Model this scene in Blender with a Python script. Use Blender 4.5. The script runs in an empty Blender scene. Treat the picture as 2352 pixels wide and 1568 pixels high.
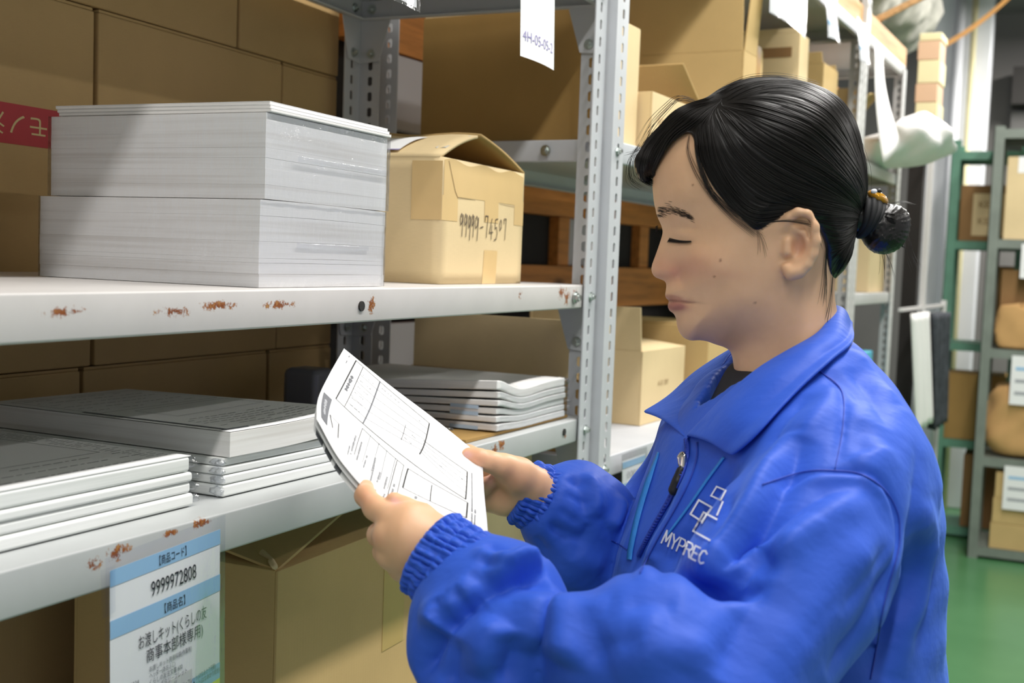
import bpy, bmesh, math, random
import numpy as np
from mathutils import Vector, Matrix
random.seed(7); np.random.seed(7)
S = bpy.context.scene
COL = S.collection
# ------------------------------------------------------------------ camera
F_PX = 2667.0
cam_d = bpy.data.cameras.new('camera'); cam = bpy.data.objects.new('camera', cam_d); COL.objects.link(cam)
cam_d.sensor_width = 36.0; cam_d.lens = F_PX / 2352 * 36.0
_dx = np.array((2380 - 1176, 640 - 784, F_PX)); _dx /= np.linalg.norm(_dx)
_dy = np.array((-4780 - 1176, 375 - 784, F_PX)); _dy -= _dx * _dx.dot(_dy); _dy /= np.linalg.norm(_dy)
_dz = np.cross(_dx, _dy)
RC = np.array([_dx, _dy, _dz])            # columns: camera right / down / forward in world axes
CAM_Z = 1.43
m = Matrix.Identity(4)
for i in range(3):
    m[i][0] = RC[i][0]; m[i][1] = -RC[i][1]; m[i][2] = -RC[i][2]
m[0][3], m[1][3], m[2][3] = 0, 0, CAM_Z
cam.matrix_world = m
cam_d.clip_start = 0.05
cam_d.dof.use_dof = True; cam_d.dof.focus_distance = 1.22; cam_d.dof.aperture_fstop = 7.0
S.camera = cam
# ------------------------------------------------------------------ world, lamps, exposure
W = bpy.data.worlds.new('world'); S.world = W; W.use_nodes = True
W.node_tree.nodes['Background'].inputs[0].default_value = (0.94, 0.97, 1.0, 1)
W.node_tree.nodes['Background'].inputs[1].default_value = 0.28
LAMPS = [(-1.2, -0.12, 3.05, 2.4), (1.75, -0.12, 3.05, 2.4), (4.4, -0.12, 3.05, 2.4), (6.9, -0.6, 3.05, 1.6),
         (0.6, -2.3, 3.05, 2.4), (3.6, -2.3, 3.05, 2.4)]
POWER = [24, 40, 42, 60, 14, 26]
for (x, y, z, l), p in zip(LAMPS, POWER):
    ld = bpy.data.lights.new('tube_light', 'AREA'); ld.shape = 'RECTANGLE'; ld.size = l; ld.size_y = 0.10
    ld.energy = p; ld.color = (1.0, 0.975, 0.94)
    lo = bpy.data.objects.new('tube_light', ld); COL.objects.link(lo); lo.location = (x, y, z)
S.view_settings.view_transform = 'Standard'; S.view_settings.look = 'None'
S.view_settings.exposure = 0.60; S.view_settings.gamma = 1.0; S.view_settings.use_curve_mapping = False
# ------------------------------------------------------------------ material helpers
def lin(c):
    if isinstance(c, str): c = tuple(int(c[i:i + 2], 16) for i in (1, 3, 5))
    o = []
    for v in c:
        v = v / 255.0
        o.append(v / 12.92 if v <= 0.04045 else ((v + 0.055) / 1.055) ** 2.4)
    return (*o, 1)
class NT:
    def __init__(s, name):
        s.m = bpy.data.materials.new(name); s.m.use_nodes = True; s.t = s.m.node_tree; s.n = s.t.nodes
        s.b = s.n['Principled BSDF']
    def node(s, typ, **kw):
        nd = s.n.new(typ)
        for k, v in kw.items():
            if k.startswith('i_'):
                key = k[2:]; key = int(key) if key.isdigit() else key.replace('_', ' ')
                nd.inputs[key].default_value = v
            else: setattr(nd, k, v)
        return nd
    def link(s, a, b): s.t.links.new(a, b)
    def coord(s, scale=(1, 1, 1), kind='Object', rot=(0, 0, 0)):
        tc = s.node('ShaderNodeTexCoord'); mp = s.node('ShaderNodeMapping'); mp.inputs['Scale'].default_value = scale
        mp.inputs['Rotation'].default_value = rot
        s.link(tc.outputs[kind], mp.inputs[0]); return mp.outputs[0]
    def noise(s, vec, scale=5, detail=3, rough=0.5):
        n = s.node('ShaderNodeTexNoise'); n.inputs['Scale'].default_value = scale; n.inputs['Detail'].default_value = detail
        n.inputs['Roughness'].default_value = rough; s.link(vec, n.inputs['Vector']); return n.outputs['Fac']
    def ramp(s, fac, stops):
        r = s.node('ShaderNodeValToRGB'); e = r.color_ramp.elements
        e[0].position, e[0].color = stops[0]; e[1].position, e[1].color = stops[-1]
        for p, c in stops[1:-1]:
            x = e.new(p); x.color = c
        s.link(fac, r.inputs[0]); return r.outputs[0]
    def mix(s, fac, a, b):
        mx = s.node('ShaderNodeMix', data_type='RGBA')
        for k, v in ((0, fac), (6, a), (7, b)):
            if hasattr(v, 'is_linked') or hasattr(v, 'links'): s.link(v, mx.inputs[k])
            else: mx.inputs[k].default_value = v
        return mx.outputs[2]
    def math(s, op, a, b=None):
        n = s.node('ShaderNodeMath', operation=op)
        for k, v in ((0, a), (1, b)):
            if v is None: continue
            if hasattr(v, 'links'): s.link(v, n.inputs[k])
            else: n.inputs[k].default_value = v
        return n.outputs[0]
    def bump(s, h, strength=0.2, dist=0.001):
        b = s.node('ShaderNodeBump'); b.inputs['Strength'].default_value = strength; b.inputs['Distance'].default_value = dist
        s.link(h, b.inputs['Height']); s.link(b.outputs[0], s.b.inputs['Normal']); return b
    def set(s, **kw):
        for k, v in kw.items():
            k = k.replace('_', ' '); i = s.b.inputs[k]
            if hasattr(v, 'links'): s.link(v, i)
            else: i.default_value = v
        return s
def plain(name, c, rough=0.6, metal=0.0, var=0.05, scale=8, bump=0.0, bscale=200, **kw):
    t = NT(name); c = lin(c)
    v = t.coord(); f = t.noise(v, scale, 4)
    lo = tuple(max(0, x * (1 - var)) for x in c[:3]) + (1,); hi = tuple(min(1, x * (1 + var)) for x in c[:3]) + (1,)
    t.set(Base_Color=t.ramp(f, [(0.3, lo), (0.7, hi)]), Roughness=rough, Metallic=metal, **kw)
    if bump: t.bump(t.noise(v, bscale, 2), bump, 0.0006)
    return t.m
def cardboard(name, c, var=0.07):
    t = NT(name); c = lin(c); v = t.coord()
    big = t.noise(v, 6, 4); fine = t.noise(t.coord((1, 1, 14)), 90, 3)
    w = t.node('ShaderNodeTexWave', bands_direction='X'); w.inputs['Scale'].default_value = 55; w.inputs['Distortion'].default_value = 0.6
    t.link(t.coord((1, 1, 0.02)), w.inputs['Vector'])
    lo = tuple(x * (1 - var) for x in c[:3]) + (1,); hi = tuple(min(1, x * (1 + var)) for x in c[:3]) + (1,)
    col = t.ramp(big, [(0.3, lo), (0.7, hi)])
    col2 = t.mix(0.12, col, t.ramp(fine, [(0.35, tuple(x * 0.75 for x in c[:3]) + (1,)), (0.65, hi)]))
    t.set(Base_Color=col2, Roughness=0.78, Specular_IOR_Level=0.2)
    t.bump(w.outputs['Fac'], 0.06, 0.0006)
    return t.m
def steel(name, c, spots=(), var=0.04, rough=0.42):
    """painted steel; spots = [(x, y, z, rx, ry, rz)] of rust in object space"""
    t = NT(name); c = lin(c); v = t.coord()
    f = t.noise(v, 14, 5, 0.6)
    lo = tuple(x * (1 - var) for x in c[:3]) + (1,); hi = tuple(min(1, x * (1 + var)) for x in c[:3]) + (1,)
    col = t.ramp(f, [(0.3, lo), (0.72, hi)])
    scr = t.noise(t.coord((3, 3, 3)), 40, 6, 0.75)
    col = t.mix(t.ramp(scr, [(0.70, (0, 0, 0, 1)), (0.76, (0.35, 0.35, 0.35, 1))]), col, lin('#b9a98a'))
    if spots:
        nz = t.noise(v, 160, 5, 0.7)
        tot = None
        tc = t.node('ShaderNodeTexCoord')
        for (x, y, z, rx, ry, rz) in spots:
            mp = t.node('ShaderNodeMapping'); mp.vector_type = 'TEXTURE'
            mp.inputs['Location'].default_value = (x, y, z); mp.inputs['Scale'].default_value = (rx, ry, rz)
            t.link(tc.outputs['Object'], mp.inputs[0])
            ln = t.node('ShaderNodeVectorMath', operation='LENGTH'); t.link(mp.outputs[0], ln.inputs[0])
            d = t.math('SUBTRACT', 1.0, ln.outputs['Value']); d = t.math('MAXIMUM', d, 0.0)
            tot = d if tot is None else t.math('MAXIMUM', tot, d)
        e = t.math('MULTIPLY', tot, 0.30); e = t.math('ADD', e, nz)
        fac = t.ramp(e, [(0.60, (0, 0, 0, 1)), (0.70, (1, 1, 1, 1))])
        # no rust outside the spots
        fac = t.math('MULTIPLY', fac, t.ramp(tot, [(0.0, (0, 0, 0, 1)), (0.06, (1, 1, 1, 1))]))
        rust = t.ramp(nz, [(0.35, lin('#5a2a10')), (0.55, lin('#8f4f22')), (0.75, lin('#c29a5e'))])
        col = t.mix(fac, col, rust)
    t.set(Base_Color=col, Roughness=rough, Specular_IOR_Level=0.4)
    t.bump(t.noise(v, 120, 2), 0.05, 0.0005)
    return t.m
def papers(name, c, line=0.05, scale=900):
    """edges of a pile of sheets: fine horizontal lines"""
    t = NT(name); c = lin(c)
    f = t.noise(t.coord((0.01, 0.01, 1)), scale, 2, 0.6)
    g = t.noise(t.coord((0.02, 0.02, 1)), 120, 2, 0.5)
    lo = tuple(x * (1 - line) for x in c[:3]) + (1,)
    a = t.ramp(f, [(0.35, lo), (0.6, c)])
    b = t.ramp(g, [(0.30, tuple(x * 0.985 for x in c[:3]) + (1,)), (0.5, (1, 1, 1, 1))])
    mx = t.node('ShaderNodeMix', data_type='RGBA', blend_type='MULTIPLY'); mx.inputs[0].default_value = 1
    t.link(a, mx.inputs[6]); t.link(b, mx.inputs[7])
    t.set(Base_Color=mx.outputs[2], Roughness=0.7, Specular_IOR_Level=0.25)
    t.bump(f, 0.05, 0.0002)
    return t.m
def film(name, tint='#ffffff', strength=0.35):
    """thin clear plastic: mostly see-through, crinkled gloss"""
    t = NT(name); v = t.coord()
    n = t.noise(v, 22, 6, 0.65); n2 = t.noise(t.coord((60, 60, 14)), 1.0, 4, 0.6)
    tr = t.node('ShaderNodeBsdfTransparent'); gl = t.node('ShaderNodeBsdfGlossy'); gl.inputs['Roughness'].default_value = 0.16
    tr.inputs[0].default_value = (0.97, 0.98, 1.0, 1)
    bp = t.node('ShaderNodeBump'); bp.inputs['Strength'].default_value = strength; bp.inputs['Distance'].default_value = 0.004
    t.link(t.math('ADD', n, n2), bp.inputs['Height']); t.link(bp.outputs[0], gl.inputs['Normal'])
    lw = t.node('ShaderNodeLayerWeight'); lw.inputs['Blend'].default_value = 0.18
    k = t.math('MINIMUM', t.math('ADD', t.math('MULTIPLY', lw.outputs['Fresnel'], 0.45), 0.035 + 0.05 * strength), 0.4)
    mx = t.node('ShaderNodeMixShader'); t.link(k, mx.inputs[0])
    t.link(tr.outputs[0], mx.inputs[1]); t.link(gl.outputs[0], mx.inputs[2])
    t.link(mx.outputs[0], t.n['Material Output'].inputs['Surface'])
    return t.m
def wood(name, c):
    t = NT(name); c = lin(c)
    v = t.coord((0.7, 9, 9)); f = t.noise(v, 6, 6, 0.6)
    col = t.ramp(f, [(0.3, tuple(x * 0.72 for x in c[:3]) + (1,)), (0.5, c), (0.7, tuple(min(1, x * 1.15) for x in c[:3]) + (1,))])
    k = t.node('ShaderNodeTexVoronoi'); k.inputs['Scale'].default_value = 1.0; t.link(t.coord((3.2, 9, 9)), k.inputs['Vector'])
    kf = t.ramp(k.outputs['Distance'], [(0.06, (1, 1, 1, 1)), (0.16, (0, 0, 0, 1))])
    col = t.mix(t.math('MULTIPLY', kf, 0.85), col, lin('#3a1c0c'))
    t.set(Base_Color=col, Roughness=0.55, Specular_IOR_Level=0.3)
    return t.m
M = {}
M['steel'] = steel('grey painted steel', '#c6c8cc')
M['steel_mid'] = steel('painted steel of the middle shelf', '#cfcbc8', spots=[
    (0.66 - 0.90, -0.232, -0.015, 0.03, 0.02, 0.006), (0.78 - 0.90, -0.232, -0.018, 0.03, 0.02, 0.006), (0.84 - 0.90, -0.232, -0.014, 0.035, 0.02, 0.006),
    (0.93 - 0.90, -0.232, -0.015, 0.035, 0.02, 0.006), (1.66 - 0.90, -0.232, -0.012, 0.018, 0.02, 0.014), (1.685 - 0.90, -0.232, -0.018, 0.02, 0.02, 0.016),
    (1.72 - 0.90, -0.232, -0.016, 0.014, 0.02, 0.018), (1.1 - 0.90, -0.232, -0.018, 0.012, 0.02, 0.014), (1.505 - 0.90, -0.232, -0.012, 0.008, 0.02, 0.01)])
M['steel_low'] = steel('shade toned steel of the lower shelf', '#b9bcbc', spots=[  # same rack paint, darkened to stand for the weaker light down here
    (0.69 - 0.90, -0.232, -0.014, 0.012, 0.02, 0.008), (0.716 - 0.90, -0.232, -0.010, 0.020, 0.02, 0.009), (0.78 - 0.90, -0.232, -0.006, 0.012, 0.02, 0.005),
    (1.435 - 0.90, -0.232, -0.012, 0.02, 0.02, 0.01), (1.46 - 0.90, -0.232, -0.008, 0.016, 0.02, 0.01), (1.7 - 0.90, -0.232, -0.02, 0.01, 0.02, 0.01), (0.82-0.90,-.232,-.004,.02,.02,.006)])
M['steel_far'] = steel('grey steel of the far racks', '#c9c8c6')
M['zinc'] = plain('zinc bolt', '#c4cbc8', 0.28, 1.0, 0.1, 60)
M['green_steel'] = plain('green painted steel', '#5f8f78', 0.5, 0, 0.12, 10)
M['grey_green'] = plain('weathered grey green steel', '#7d857c', 0.5, 0.1, 0.12, 10)
M['card'] = cardboard('kraft cardboard', '#ccae78')
M['card_tan'] = cardboard('tan cardboard', '#c4a574')
M['card_light'] = cardboard('light kraft cardboard', '#e3cb9e')
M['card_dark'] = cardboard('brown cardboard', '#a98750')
M['card_brown'] = cardboard('plain brown cardboard', '#94714a')
M['card_in'] = cardboard('cardboard inside', '#c2a26c')
M['edge'] = plain('cut cardboard edge', '#8a6f48', 0.9, 0, 0.25, 400)
M['tape'] = plain('kraft paper tape', '#e2c188', 0.35, 0, 0.04, 12)
M['tape_dim'] = plain('brown parcel tape', '#b98e4e', 0.3, 0, 0.05, 12)
M['red_tape'] = plain('red warning tape', '#b3262f', 0.4, 0, 0.05, 9)
M['cream'] = plain('cream print', '#d9c48e', 0.6, 0, 0.03)
M['paper'] = papers('paper pile edge', '#f0eeec', 0.03)
M['paper_cool'] = papers('paper pile edge, cool white', '#eef0ee', 0.04)
M['sheet'] = plain('white paper', '#f4f4f4', 0.6, 0, 0.015, 3)
M['sheet_blue'] = plain('bluish sheet', '#b9cfe6', 0.6, 0, 0.02)
M['film'] = film('clear sleeve', strength=0.3)
M['shrink'] = film('clear shrink film', strength=1.0)
M['film_soft'] = film('crinkled plastic bag', strength=0.9)
M['ink'] = plain('black ink', '#1d1b1c', 0.6, 0, 0.1)
M['ink_grey'] = plain('grey print', '#6d6f74', 0.7, 0, 0.05)
M['ink_pale'] = plain('pale grey print', '#a9abb0', 0.7, 0, 0.05)
M['ink_faint'] = plain('faint form rule', '#cfd1d4', 0.7, 0, 0.03)
M['pencil'] = plain('felt pen', '#4a3d33', 0.7, 0, 0.1)
M['violet'] = plain('violet print', '#8e86b8', 0.6, 0, 0.05)
M['blue_print'] = plain('light blue print', '#9cc6e8', 0.6, 0, 0.02)
M['yellow'] = plain('yellow print', '#e3ea2c', 0.6, 0, 0.02)
M['wood'] = wood('orange pine', '#d88f4a')
M['wood_pale'] = wood('pale pine', '#cfa372')
M['wall'] = plain('painted plasterboard', '#c9c5c6', 0.8, 0, 0.04, 2)
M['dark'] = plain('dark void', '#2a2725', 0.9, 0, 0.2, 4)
M['white_plastic'] = plain('white plastic bag', '#f2efec', 0.35, 0, 0.03, 6)
M['white_paint'] = plain('white column paint', '#e9eaee', 0.5, 0, 0.03, 3)
M['duct'] = plain('grey lagging', '#b9b6ab', 0.9, 0, 0.3, 14, bump=0.9, bscale=30)
M['teal'] = plain('light blue carton', '#62bcd8', 0.6, 0, 0.05, 8)
M['navy_cloth'] = plain('dark patterned cloth', '#3d4046', 0.9, 0, 0.35, 30)
M['cream_box'] = plain('cream carton', '#e6dcae', 0.7, 0, 0.04, 8)
M['pink_box'] = plain('beige carton band', '#d8b493', 0.7, 0, 0.04, 8)
M['orange_tape'] = plain('orange strap', '#e0a052', 0.5, 0, 0.05, 8)
M['kraft_paper'] = cardboard('crumpled kraft paper', '#cba06a', 0.12)
# ------------------------------------------------------------------ geometry helpers
class MB:
    def __init__(s): s.v = []; s.f = []
    def add(s, vs, fs):
        o = len(s.v); s.v += [tuple(map(float, p)) for p in vs]; s.f += [tuple(i + o for i in f) for f in fs]; return s
    def box(s, x0, x1, y0, y1, z0, z1, mt=None):
        vs = [(x, y, z) for z in (z0, z1) for y in (y0, y1) for x in (x0, x1)]
        if mt is not None: vs = [tuple(mt @ Vector(p)) for p in vs]
        return s.add(vs, [(0, 2, 3, 1), (4, 5, 7, 6), (0, 1, 5, 4), (2, 6, 7, 3), (0, 4, 6, 2), (1, 3, 7, 5)])
    def bar(s, a, b, w, h, up=(0, 0, 1)):
        a = Vector(a); b = Vector(b); d = (b - a).normalized(); u = Vector(up)
        sd = d.cross(u)
        if sd.length < 1e-6: sd = d.cross(Vector((1, 0, 0)))
        sd.normalize(); u = sd.cross(d)
        vs = [p + sd * (i * w / 2) + u * (j * h / 2) for p in (a, b) for i, j in ((-1, -1), (1, -1), (1, 1), (-1, 1))]
        return s.add(vs, [(3, 2, 1, 0), (4, 5, 6, 7), (0, 1, 5, 4), (1, 2, 6, 5), (2, 3, 7, 6), (3, 0, 4, 7)])
    def prism(s, poly, d):
        """poly: planar 3D points, d: extrusion vector"""
        n = len(poly); d = Vector(d); vs = [Vector(p) for p in poly] + [Vector(p) + d for p in poly]
        fs = [tuple(range(n))[::-1], tuple(range(n, 2 * n))] + [(i, (i + 1) % n, n + (i + 1) % n, n + i) for i in range(n)]
        return s.add(vs, fs)
    def cyl(s, a, b, r0, r1=None, n=12, caps=True):
        a = Vector(a); b = Vector(b); d = (b - a).normalized(); r1 = r0 if r1 is None else r1
        u = d.orthogonal().normalized(); w = d.cross(u)
        vs = [a + (u * math.cos(2 * math.pi * i / n) + w * math.sin(2 * math.pi * i / n)) * r0 for i in range(n)]
        vs += [b + (u * math.cos(2 * math.pi * i / n) + w * math.sin(2 * math.pi * i / n)) * r1 for i in range(n)]
        fs = [(i, (i + 1) % n, n + (i + 1) % n, n + i) for i in range(n)]
        if caps: fs += [tuple(range(n))[::-1], tuple(range(n, 2 * n))]
        return s.add(vs, fs)
    def tube(s, pts, r, n=8):
        pts = [Vector(p) for p in pts]; k = len(pts); vs = []; fs = []
        rs = r if hasattr(r, '__len__') else [r] * k
        u = None
        for i, p in enumerate(pts):
            d = (pts[min(i + 1, k - 1)] - pts[max(i - 1, 0)]).normalized()
            u = d.orthogonal().normalized() if u is None else (u - d * u.dot(d)).normalized()
            w = d.cross(u)
            vs += [p + (u * math.cos(2 * math.pi * j / n) + w * math.sin(2 * math.pi * j / n)) * rs[i] for j in range(n)]
        for i in range(k - 1):
            fs += [(i * n + j, i * n + (j + 1) % n, (i + 1) * n + (j + 1) % n, (i + 1) * n + j) for j in range(n)]
        fs += [tuple(range(n))[::-1], tuple(range((k - 1) * n, k * n))]
        return s.add(vs, fs)
    def grid(s, fn, nu, nv, flip=False):
        vs = [fn(i / nu, j / nv) for j in range(nv + 1) for i in range(nu + 1)]
        fs = []
        for j in range(nv):
            for i in range(nu):
                a = j * (nu + 1) + i; q = (a, a + 1, a + nu + 2, a + nu + 1); fs.append(q[::-1] if flip else q)
        return s.add(vs, fs)
    def build(s, name, mat, parent=None, bevel=0, smooth=False, seg=2, solid=0):
        me = bpy.data.meshes.new(name); me.from_pydata(s.v, [], s.f); me.validate()
        me.materials.append(M[mat] if isinstance(mat, str) else mat)
        o = bpy.data.objects.new(name, me); COL.objects.link(o)
        if parent is not None: o.parent = parent
        if smooth: me.shade_smooth()
        if solid:
            d = o.modifiers.new('solid', 'SOLIDIFY'); d.thickness = solid; d.offset = 0
        if bevel:
            b = o.modifiers.new('bevel', 'BEVEL'); b.width = bevel; b.segments = seg; b.limit_method = 'ANGLE'; b.angle_limit = math.radians(35)
            b.harden_normals = True; me.shade_smooth()
        return o
def tag(o, label=None, cat=None, group=None, kind=None):
    if label: o['label'] = label
    if cat: o['category'] = cat
    if group: o['group'] = group
    if kind: o['kind'] = kind
    return o
def empty(name, loc=(0, 0, 0), rz=0.0, label=None, cat=None, group=None, ry=0.0):
    o = bpy.data.objects.new(name, None); o.empty_display_size = 0.05; COL.objects.link(o)
    o.location = loc; o.rotation_euler = (0, ry, rz); return tag(o, label, cat, group)
def share(o, parent, loc=None, rot=None, mw=None):
    c = bpy.data.objects.new(o.name.split('.')[0], o.data); COL.objects.link(c); c.parent = parent
    if loc is not None: c.location = loc
    if rot is not None: c.rotation_euler = rot
    return c
_txt_cache = {}
def text2d(s, size=1.0):
    """filled glyph outlines of a string: verts (x, y) and faces, left aligned, baseline 0"""
    if s not in _txt_cache:
        cu = bpy.data.curves.new('t', 'FONT'); cu.body = s; cu.resolution_u = 3
        ob = bpy.data.objects.new('t', cu); COL.objects.link(ob)
        dg = bpy.context.evaluated_depsgraph_get(); dg.update()
        me = ob.evaluated_get(dg).to_mesh()
        vs = [(v.co.x, v.co.y) for v in me.vertices]; fs = [tuple(p.vertices) for p in me.polygons]
        ob.evaluated_get(dg).to_mesh_clear()
        bpy.data.objects.remove(ob); bpy.data.curves.remove(cu)
        _txt_cache[s] = (vs, fs)
    vs, fs = _txt_cache[s]
    return [(x * size, y * size) for x, y in vs], fs
def text_on(mb, s, size, fn, x0, y0, align='l', width=None, slant=0.0, sx=1.0):
    """put text on a surface fn(x, y) -> 3D point"""
    vs, fs = text2d(s, size)
    if not vs: return 0
    xs = [p[0] for p in vs]; a, b = min(xs), max(xs)
    k = sx if width is None else width / max(1e-9, b - a)
    off = {'l': 0, 'c': -(b - a) * k / 2, 'r': -(b - a) * k}[align]
    mb.add([fn(x0 + off + (x - a) * k + slant * y, y0 + y) for x, y in vs], fs)
    return (b - a) * k
def stroke_on(mb, pts, w, fn):
    """a pen stroke as a flat ribbon on a surface fn(x, y)"""
    for (x0, y0), (x1, y1) in zip(pts[:-1], pts[1:]):
        d = math.hypot(x1 - x0, y1 - y0)
        if d < 1e-9: continue
        ux, uy = (x1 - x0) / d, (y1 - y0) / d; nx, ny = -uy * w / 2, ux * w / 2; e = w * 0.3
        a = (x0 - ux * e, y0 - uy * e); b = (x1 + ux * e, y1 + uy * e)
        mb.add([fn(a[0] + nx, a[1] + ny), fn(a[0] - nx, a[1] - ny), fn(b[0] - nx, b[1] - ny), fn(b[0] + nx, b[1] + ny)], [(0, 1, 2, 3)])
def rect_on(mb, x0, x1, y0, y1, fn, n=1):
    for i in range(n):
        a = x0 + (x1 - x0) * i / n; b = x0 + (x1 - x0) * (i + 1) / n
        mb.add([fn(a, y0), fn(b, y0), fn(b, y1), fn(a, y1)], [(0, 1, 2, 3)])
# ================================================================== the setting
B2A = math.radians(-4.0); B2O = Vector((1.806, 0.644, 0))
EU = Vector((math.cos(B2A), math.sin(B2A), 0)); EV = Vector((-math.sin(B2A), math.cos(B2A), 0))
def w2(u, v, z): return B2O + EU * u + EV * v + Vector((0, 0, z))
t = NT('green epoxy floor'); v = t.coord()
t.set(Base_Color=t.ramp(t.noise(v, 1.6, 6, 0.6), [(0.3, lin('#457a4e')), (0.7, lin('#578b5d'))]), Roughness=0.28)
M['floor'] = t.m
tag(MB().box(-4, 10, -4.5, 2.2, -0.05, 0).build('floor', 'floor'), kind='structure')
M['ceil'] = plain('dark grey ceiling boards', '#7c7a78', 0.9, 0, 0.1, 2)
tag(MB().box(-4, 10, -4.5, 2.2, 3.2, 3.26).build('ceiling', 'ceil'), kind='structure')
tag(MB().box(-4, 1.86, 1.72, 1.78, 0, 3.2).build('wall_back', 'wall'), kind='structure')
# board wall with timber battens behind the second rack
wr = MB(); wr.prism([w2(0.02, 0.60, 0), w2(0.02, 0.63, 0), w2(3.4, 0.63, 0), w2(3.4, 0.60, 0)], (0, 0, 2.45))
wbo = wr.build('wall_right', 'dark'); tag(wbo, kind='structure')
def wpiece(name, u0, u1, v0, v1, z0, z1, mat):
    o = MB().box(u0, u1, v0, v1, z0, z1).build(name, mat, wbo, bevel=0.002)
    o.location = B2O; o.rotation_euler = (0, 0, B2A); return o
wpiece('plank', 0.03, 1.9, 0.565, 0.60, 1.834, 1.945, 'wood')
wpiece('plank', 0.03, 1.9, 0.565, 0.60, 1.546, 1.614, 'wood')
wpiece('plank', 0.03, 1.9, 0.560, 0.60, 1.304, 1.418, 'wood')
wpiece('plank', 0.03, 2.6, 0.565, 0.60, 2.16, 2.26, 'wood_pale')
wpiece('board', 0.175, 0.9, 0.57, 0.598, 1.684, 1.832, 'wall')
wpiece('board', 0.16, 0.60, 0.57, 0.598, 1.10, 1.29, 'wall')
wpiece('board', 1.075, 1.42, 0.588, 0.60, 1.42, 1.545, 'wall')
wpiece('stud', 0.985, 1.05, 0.57, 0.60, 1.419, 1.545, 'wood')
wpiece('stud', 1.55, 1.62, 0.57, 0.60, 1.419, 1.545, 'wood')
# far end: white column, pipe, dark upper wall
FX = 7.4
tag(MB().box(FX + 1.2, FX + 1.3, -4.5, 2.2, 0, 3.2).build('wall_far', plain('far wall board', '#807d7a', 0.85, 0, 0.1, 1.5)), kind='structure')
tag(MB().box(FX + 0.9, FX + 1.15, -4.4, 0.22, 2.56, 2.80).build('trim_1', plain('dark roof beam', '#3b3836', 0.8, 0, 0.15, 3)), kind='structure')
tag(MB().box(FX + 1.05, FX + 1.18, -4.4, 0.22, 2.30, 2.53).build('trim_2', plain('grey fascia board', '#6f6d6b', 0.8, 0, 0.1, 3)), kind='structure')
def column_poly(): return None
co = empty('column', (7.72, 0.48, 0)); tag(co, kind='structure')
MB().box(-0.14, 0.14, -0.15, 0.20, 0, 3.2).build('shaft', 'white_paint', co, bevel=0.01)
for dy, r, c in ((-0.03, 0.030, 'white_paint'), (-0.11, 0.018, 'cream_box')):
    MB().cyl((-0.19, dy + 0.06, 0), (-0.19, dy + 0.06, 3.2), r, n=16).build('pipe', c, co, smooth=True)
# lagged duct under the ceiling
def duct_fn(u, v):
    a = v * 2 * math.pi; r = 0.20 + 0.02 * math.sin(u * 23) * math.sin(3 * a) + 0.014 * math.sin(u * 51 + 5 * a) + 0.010 * math.sin(u * 97 - 7 * a)
    if u > 0.93: r *= max(0.02, math.sqrt(max(0, 1 - ((u - 0.93) / 0.07) ** 2)))
    return w2(1.9 + 2.55 * u, 0.36, 2.735 - 0.02 * u) + EV * (math.cos(a) * r) + Vector((0, 0, math.sin(a) * r))
d = MB().grid(duct_fn, 70, 26).build('insulated_duct', 'duct', smooth=True)
tag(d, 'thick grey lagged duct running under the ceiling above the racks', 'duct')
# ceiling lamps that light the aisle (above the frame)
for i, ((x, y, z, l), wh) in enumerate(zip(LAMPS, ['over the near end of the aisle', 'over the person', 'over the middle of the aisle', 'over the far end of the aisle', 'behind, nearer the camera', 'behind, farther along'])):
    e = empty('ceiling_lamp', (x, y, z + 0.012), 0, 'white fluorescent ceiling lamp hanging ' + wh, 'lamp', 'fluorescent lamps above the aisle')
    MB().prism([(-l / 2, -0.09, 0.03), (-l / 2, -0.04, 0.08), (-l / 2, 0.04, 0.08), (-l / 2, 0.09, 0.03), (-l / 2, 0.085, 0.03), (-l / 2, 0.03, 0.07), (-l / 2, -0.03, 0.07), (-l / 2, -0.085, 0.03)], (l, 0, 0)).build('reflector', 'white_paint', e)
    MB().box(-0.02, 0.02, -0.02, 0.02, 0.08, 3.2 - z - 0.0125).build('hanger', 'steel', e)
# ================================================================== racks
def slotted(w, h, corner, along, pitch=0.0272, sl=0.0165, sw=0.0085, off=0.5, phase=0.0):
    """plate strip with oblong holes: runs up z, width along 'along' from the corner line; returns MB"""
    mb = MB(); c = Vector(corner); al = Vector(along).normalized(); n = int(h / pitch)
    a, a2, b, b2 = sw / 2, sw / 2 * 0.45, sl / 2, sl / 2 * 0.72
    x0, x1 = -w * off, w * (1 - off); p = pitch / 2
    def P(x, z): return c + al * (x + w * off) + Vector((0, 0, z))
    for k in range(n):
        z = phase + pitch * (k + 0.5)
        q = [(a, -b2), (a, b2), (a2, b), (-a2, b), (-a, b2), (-a, -b2), (-a2, -b), (a2, -b)]
        o = [(x1, -b2), (x1, b2), (a2, p), (-a2, p), (x0, b2), (x0, -b2), (-a2, -p), (a2, -p)]
        cr = [(x1, p), (x0, p), (x0, -p), (x1, -p)]
        vs = [P(x, z + y) for x, y in q + o + cr]
        mb.add(vs, [(0, 8, 9, 1), (1, 9, 16, 10, 2), (2, 10, 11, 3), (3, 11, 17, 12, 4), (4, 12, 13, 5), (5, 13, 18, 14, 6), (6, 14, 15, 7), (7, 15, 19, 8, 0)])
    return mb
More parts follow.
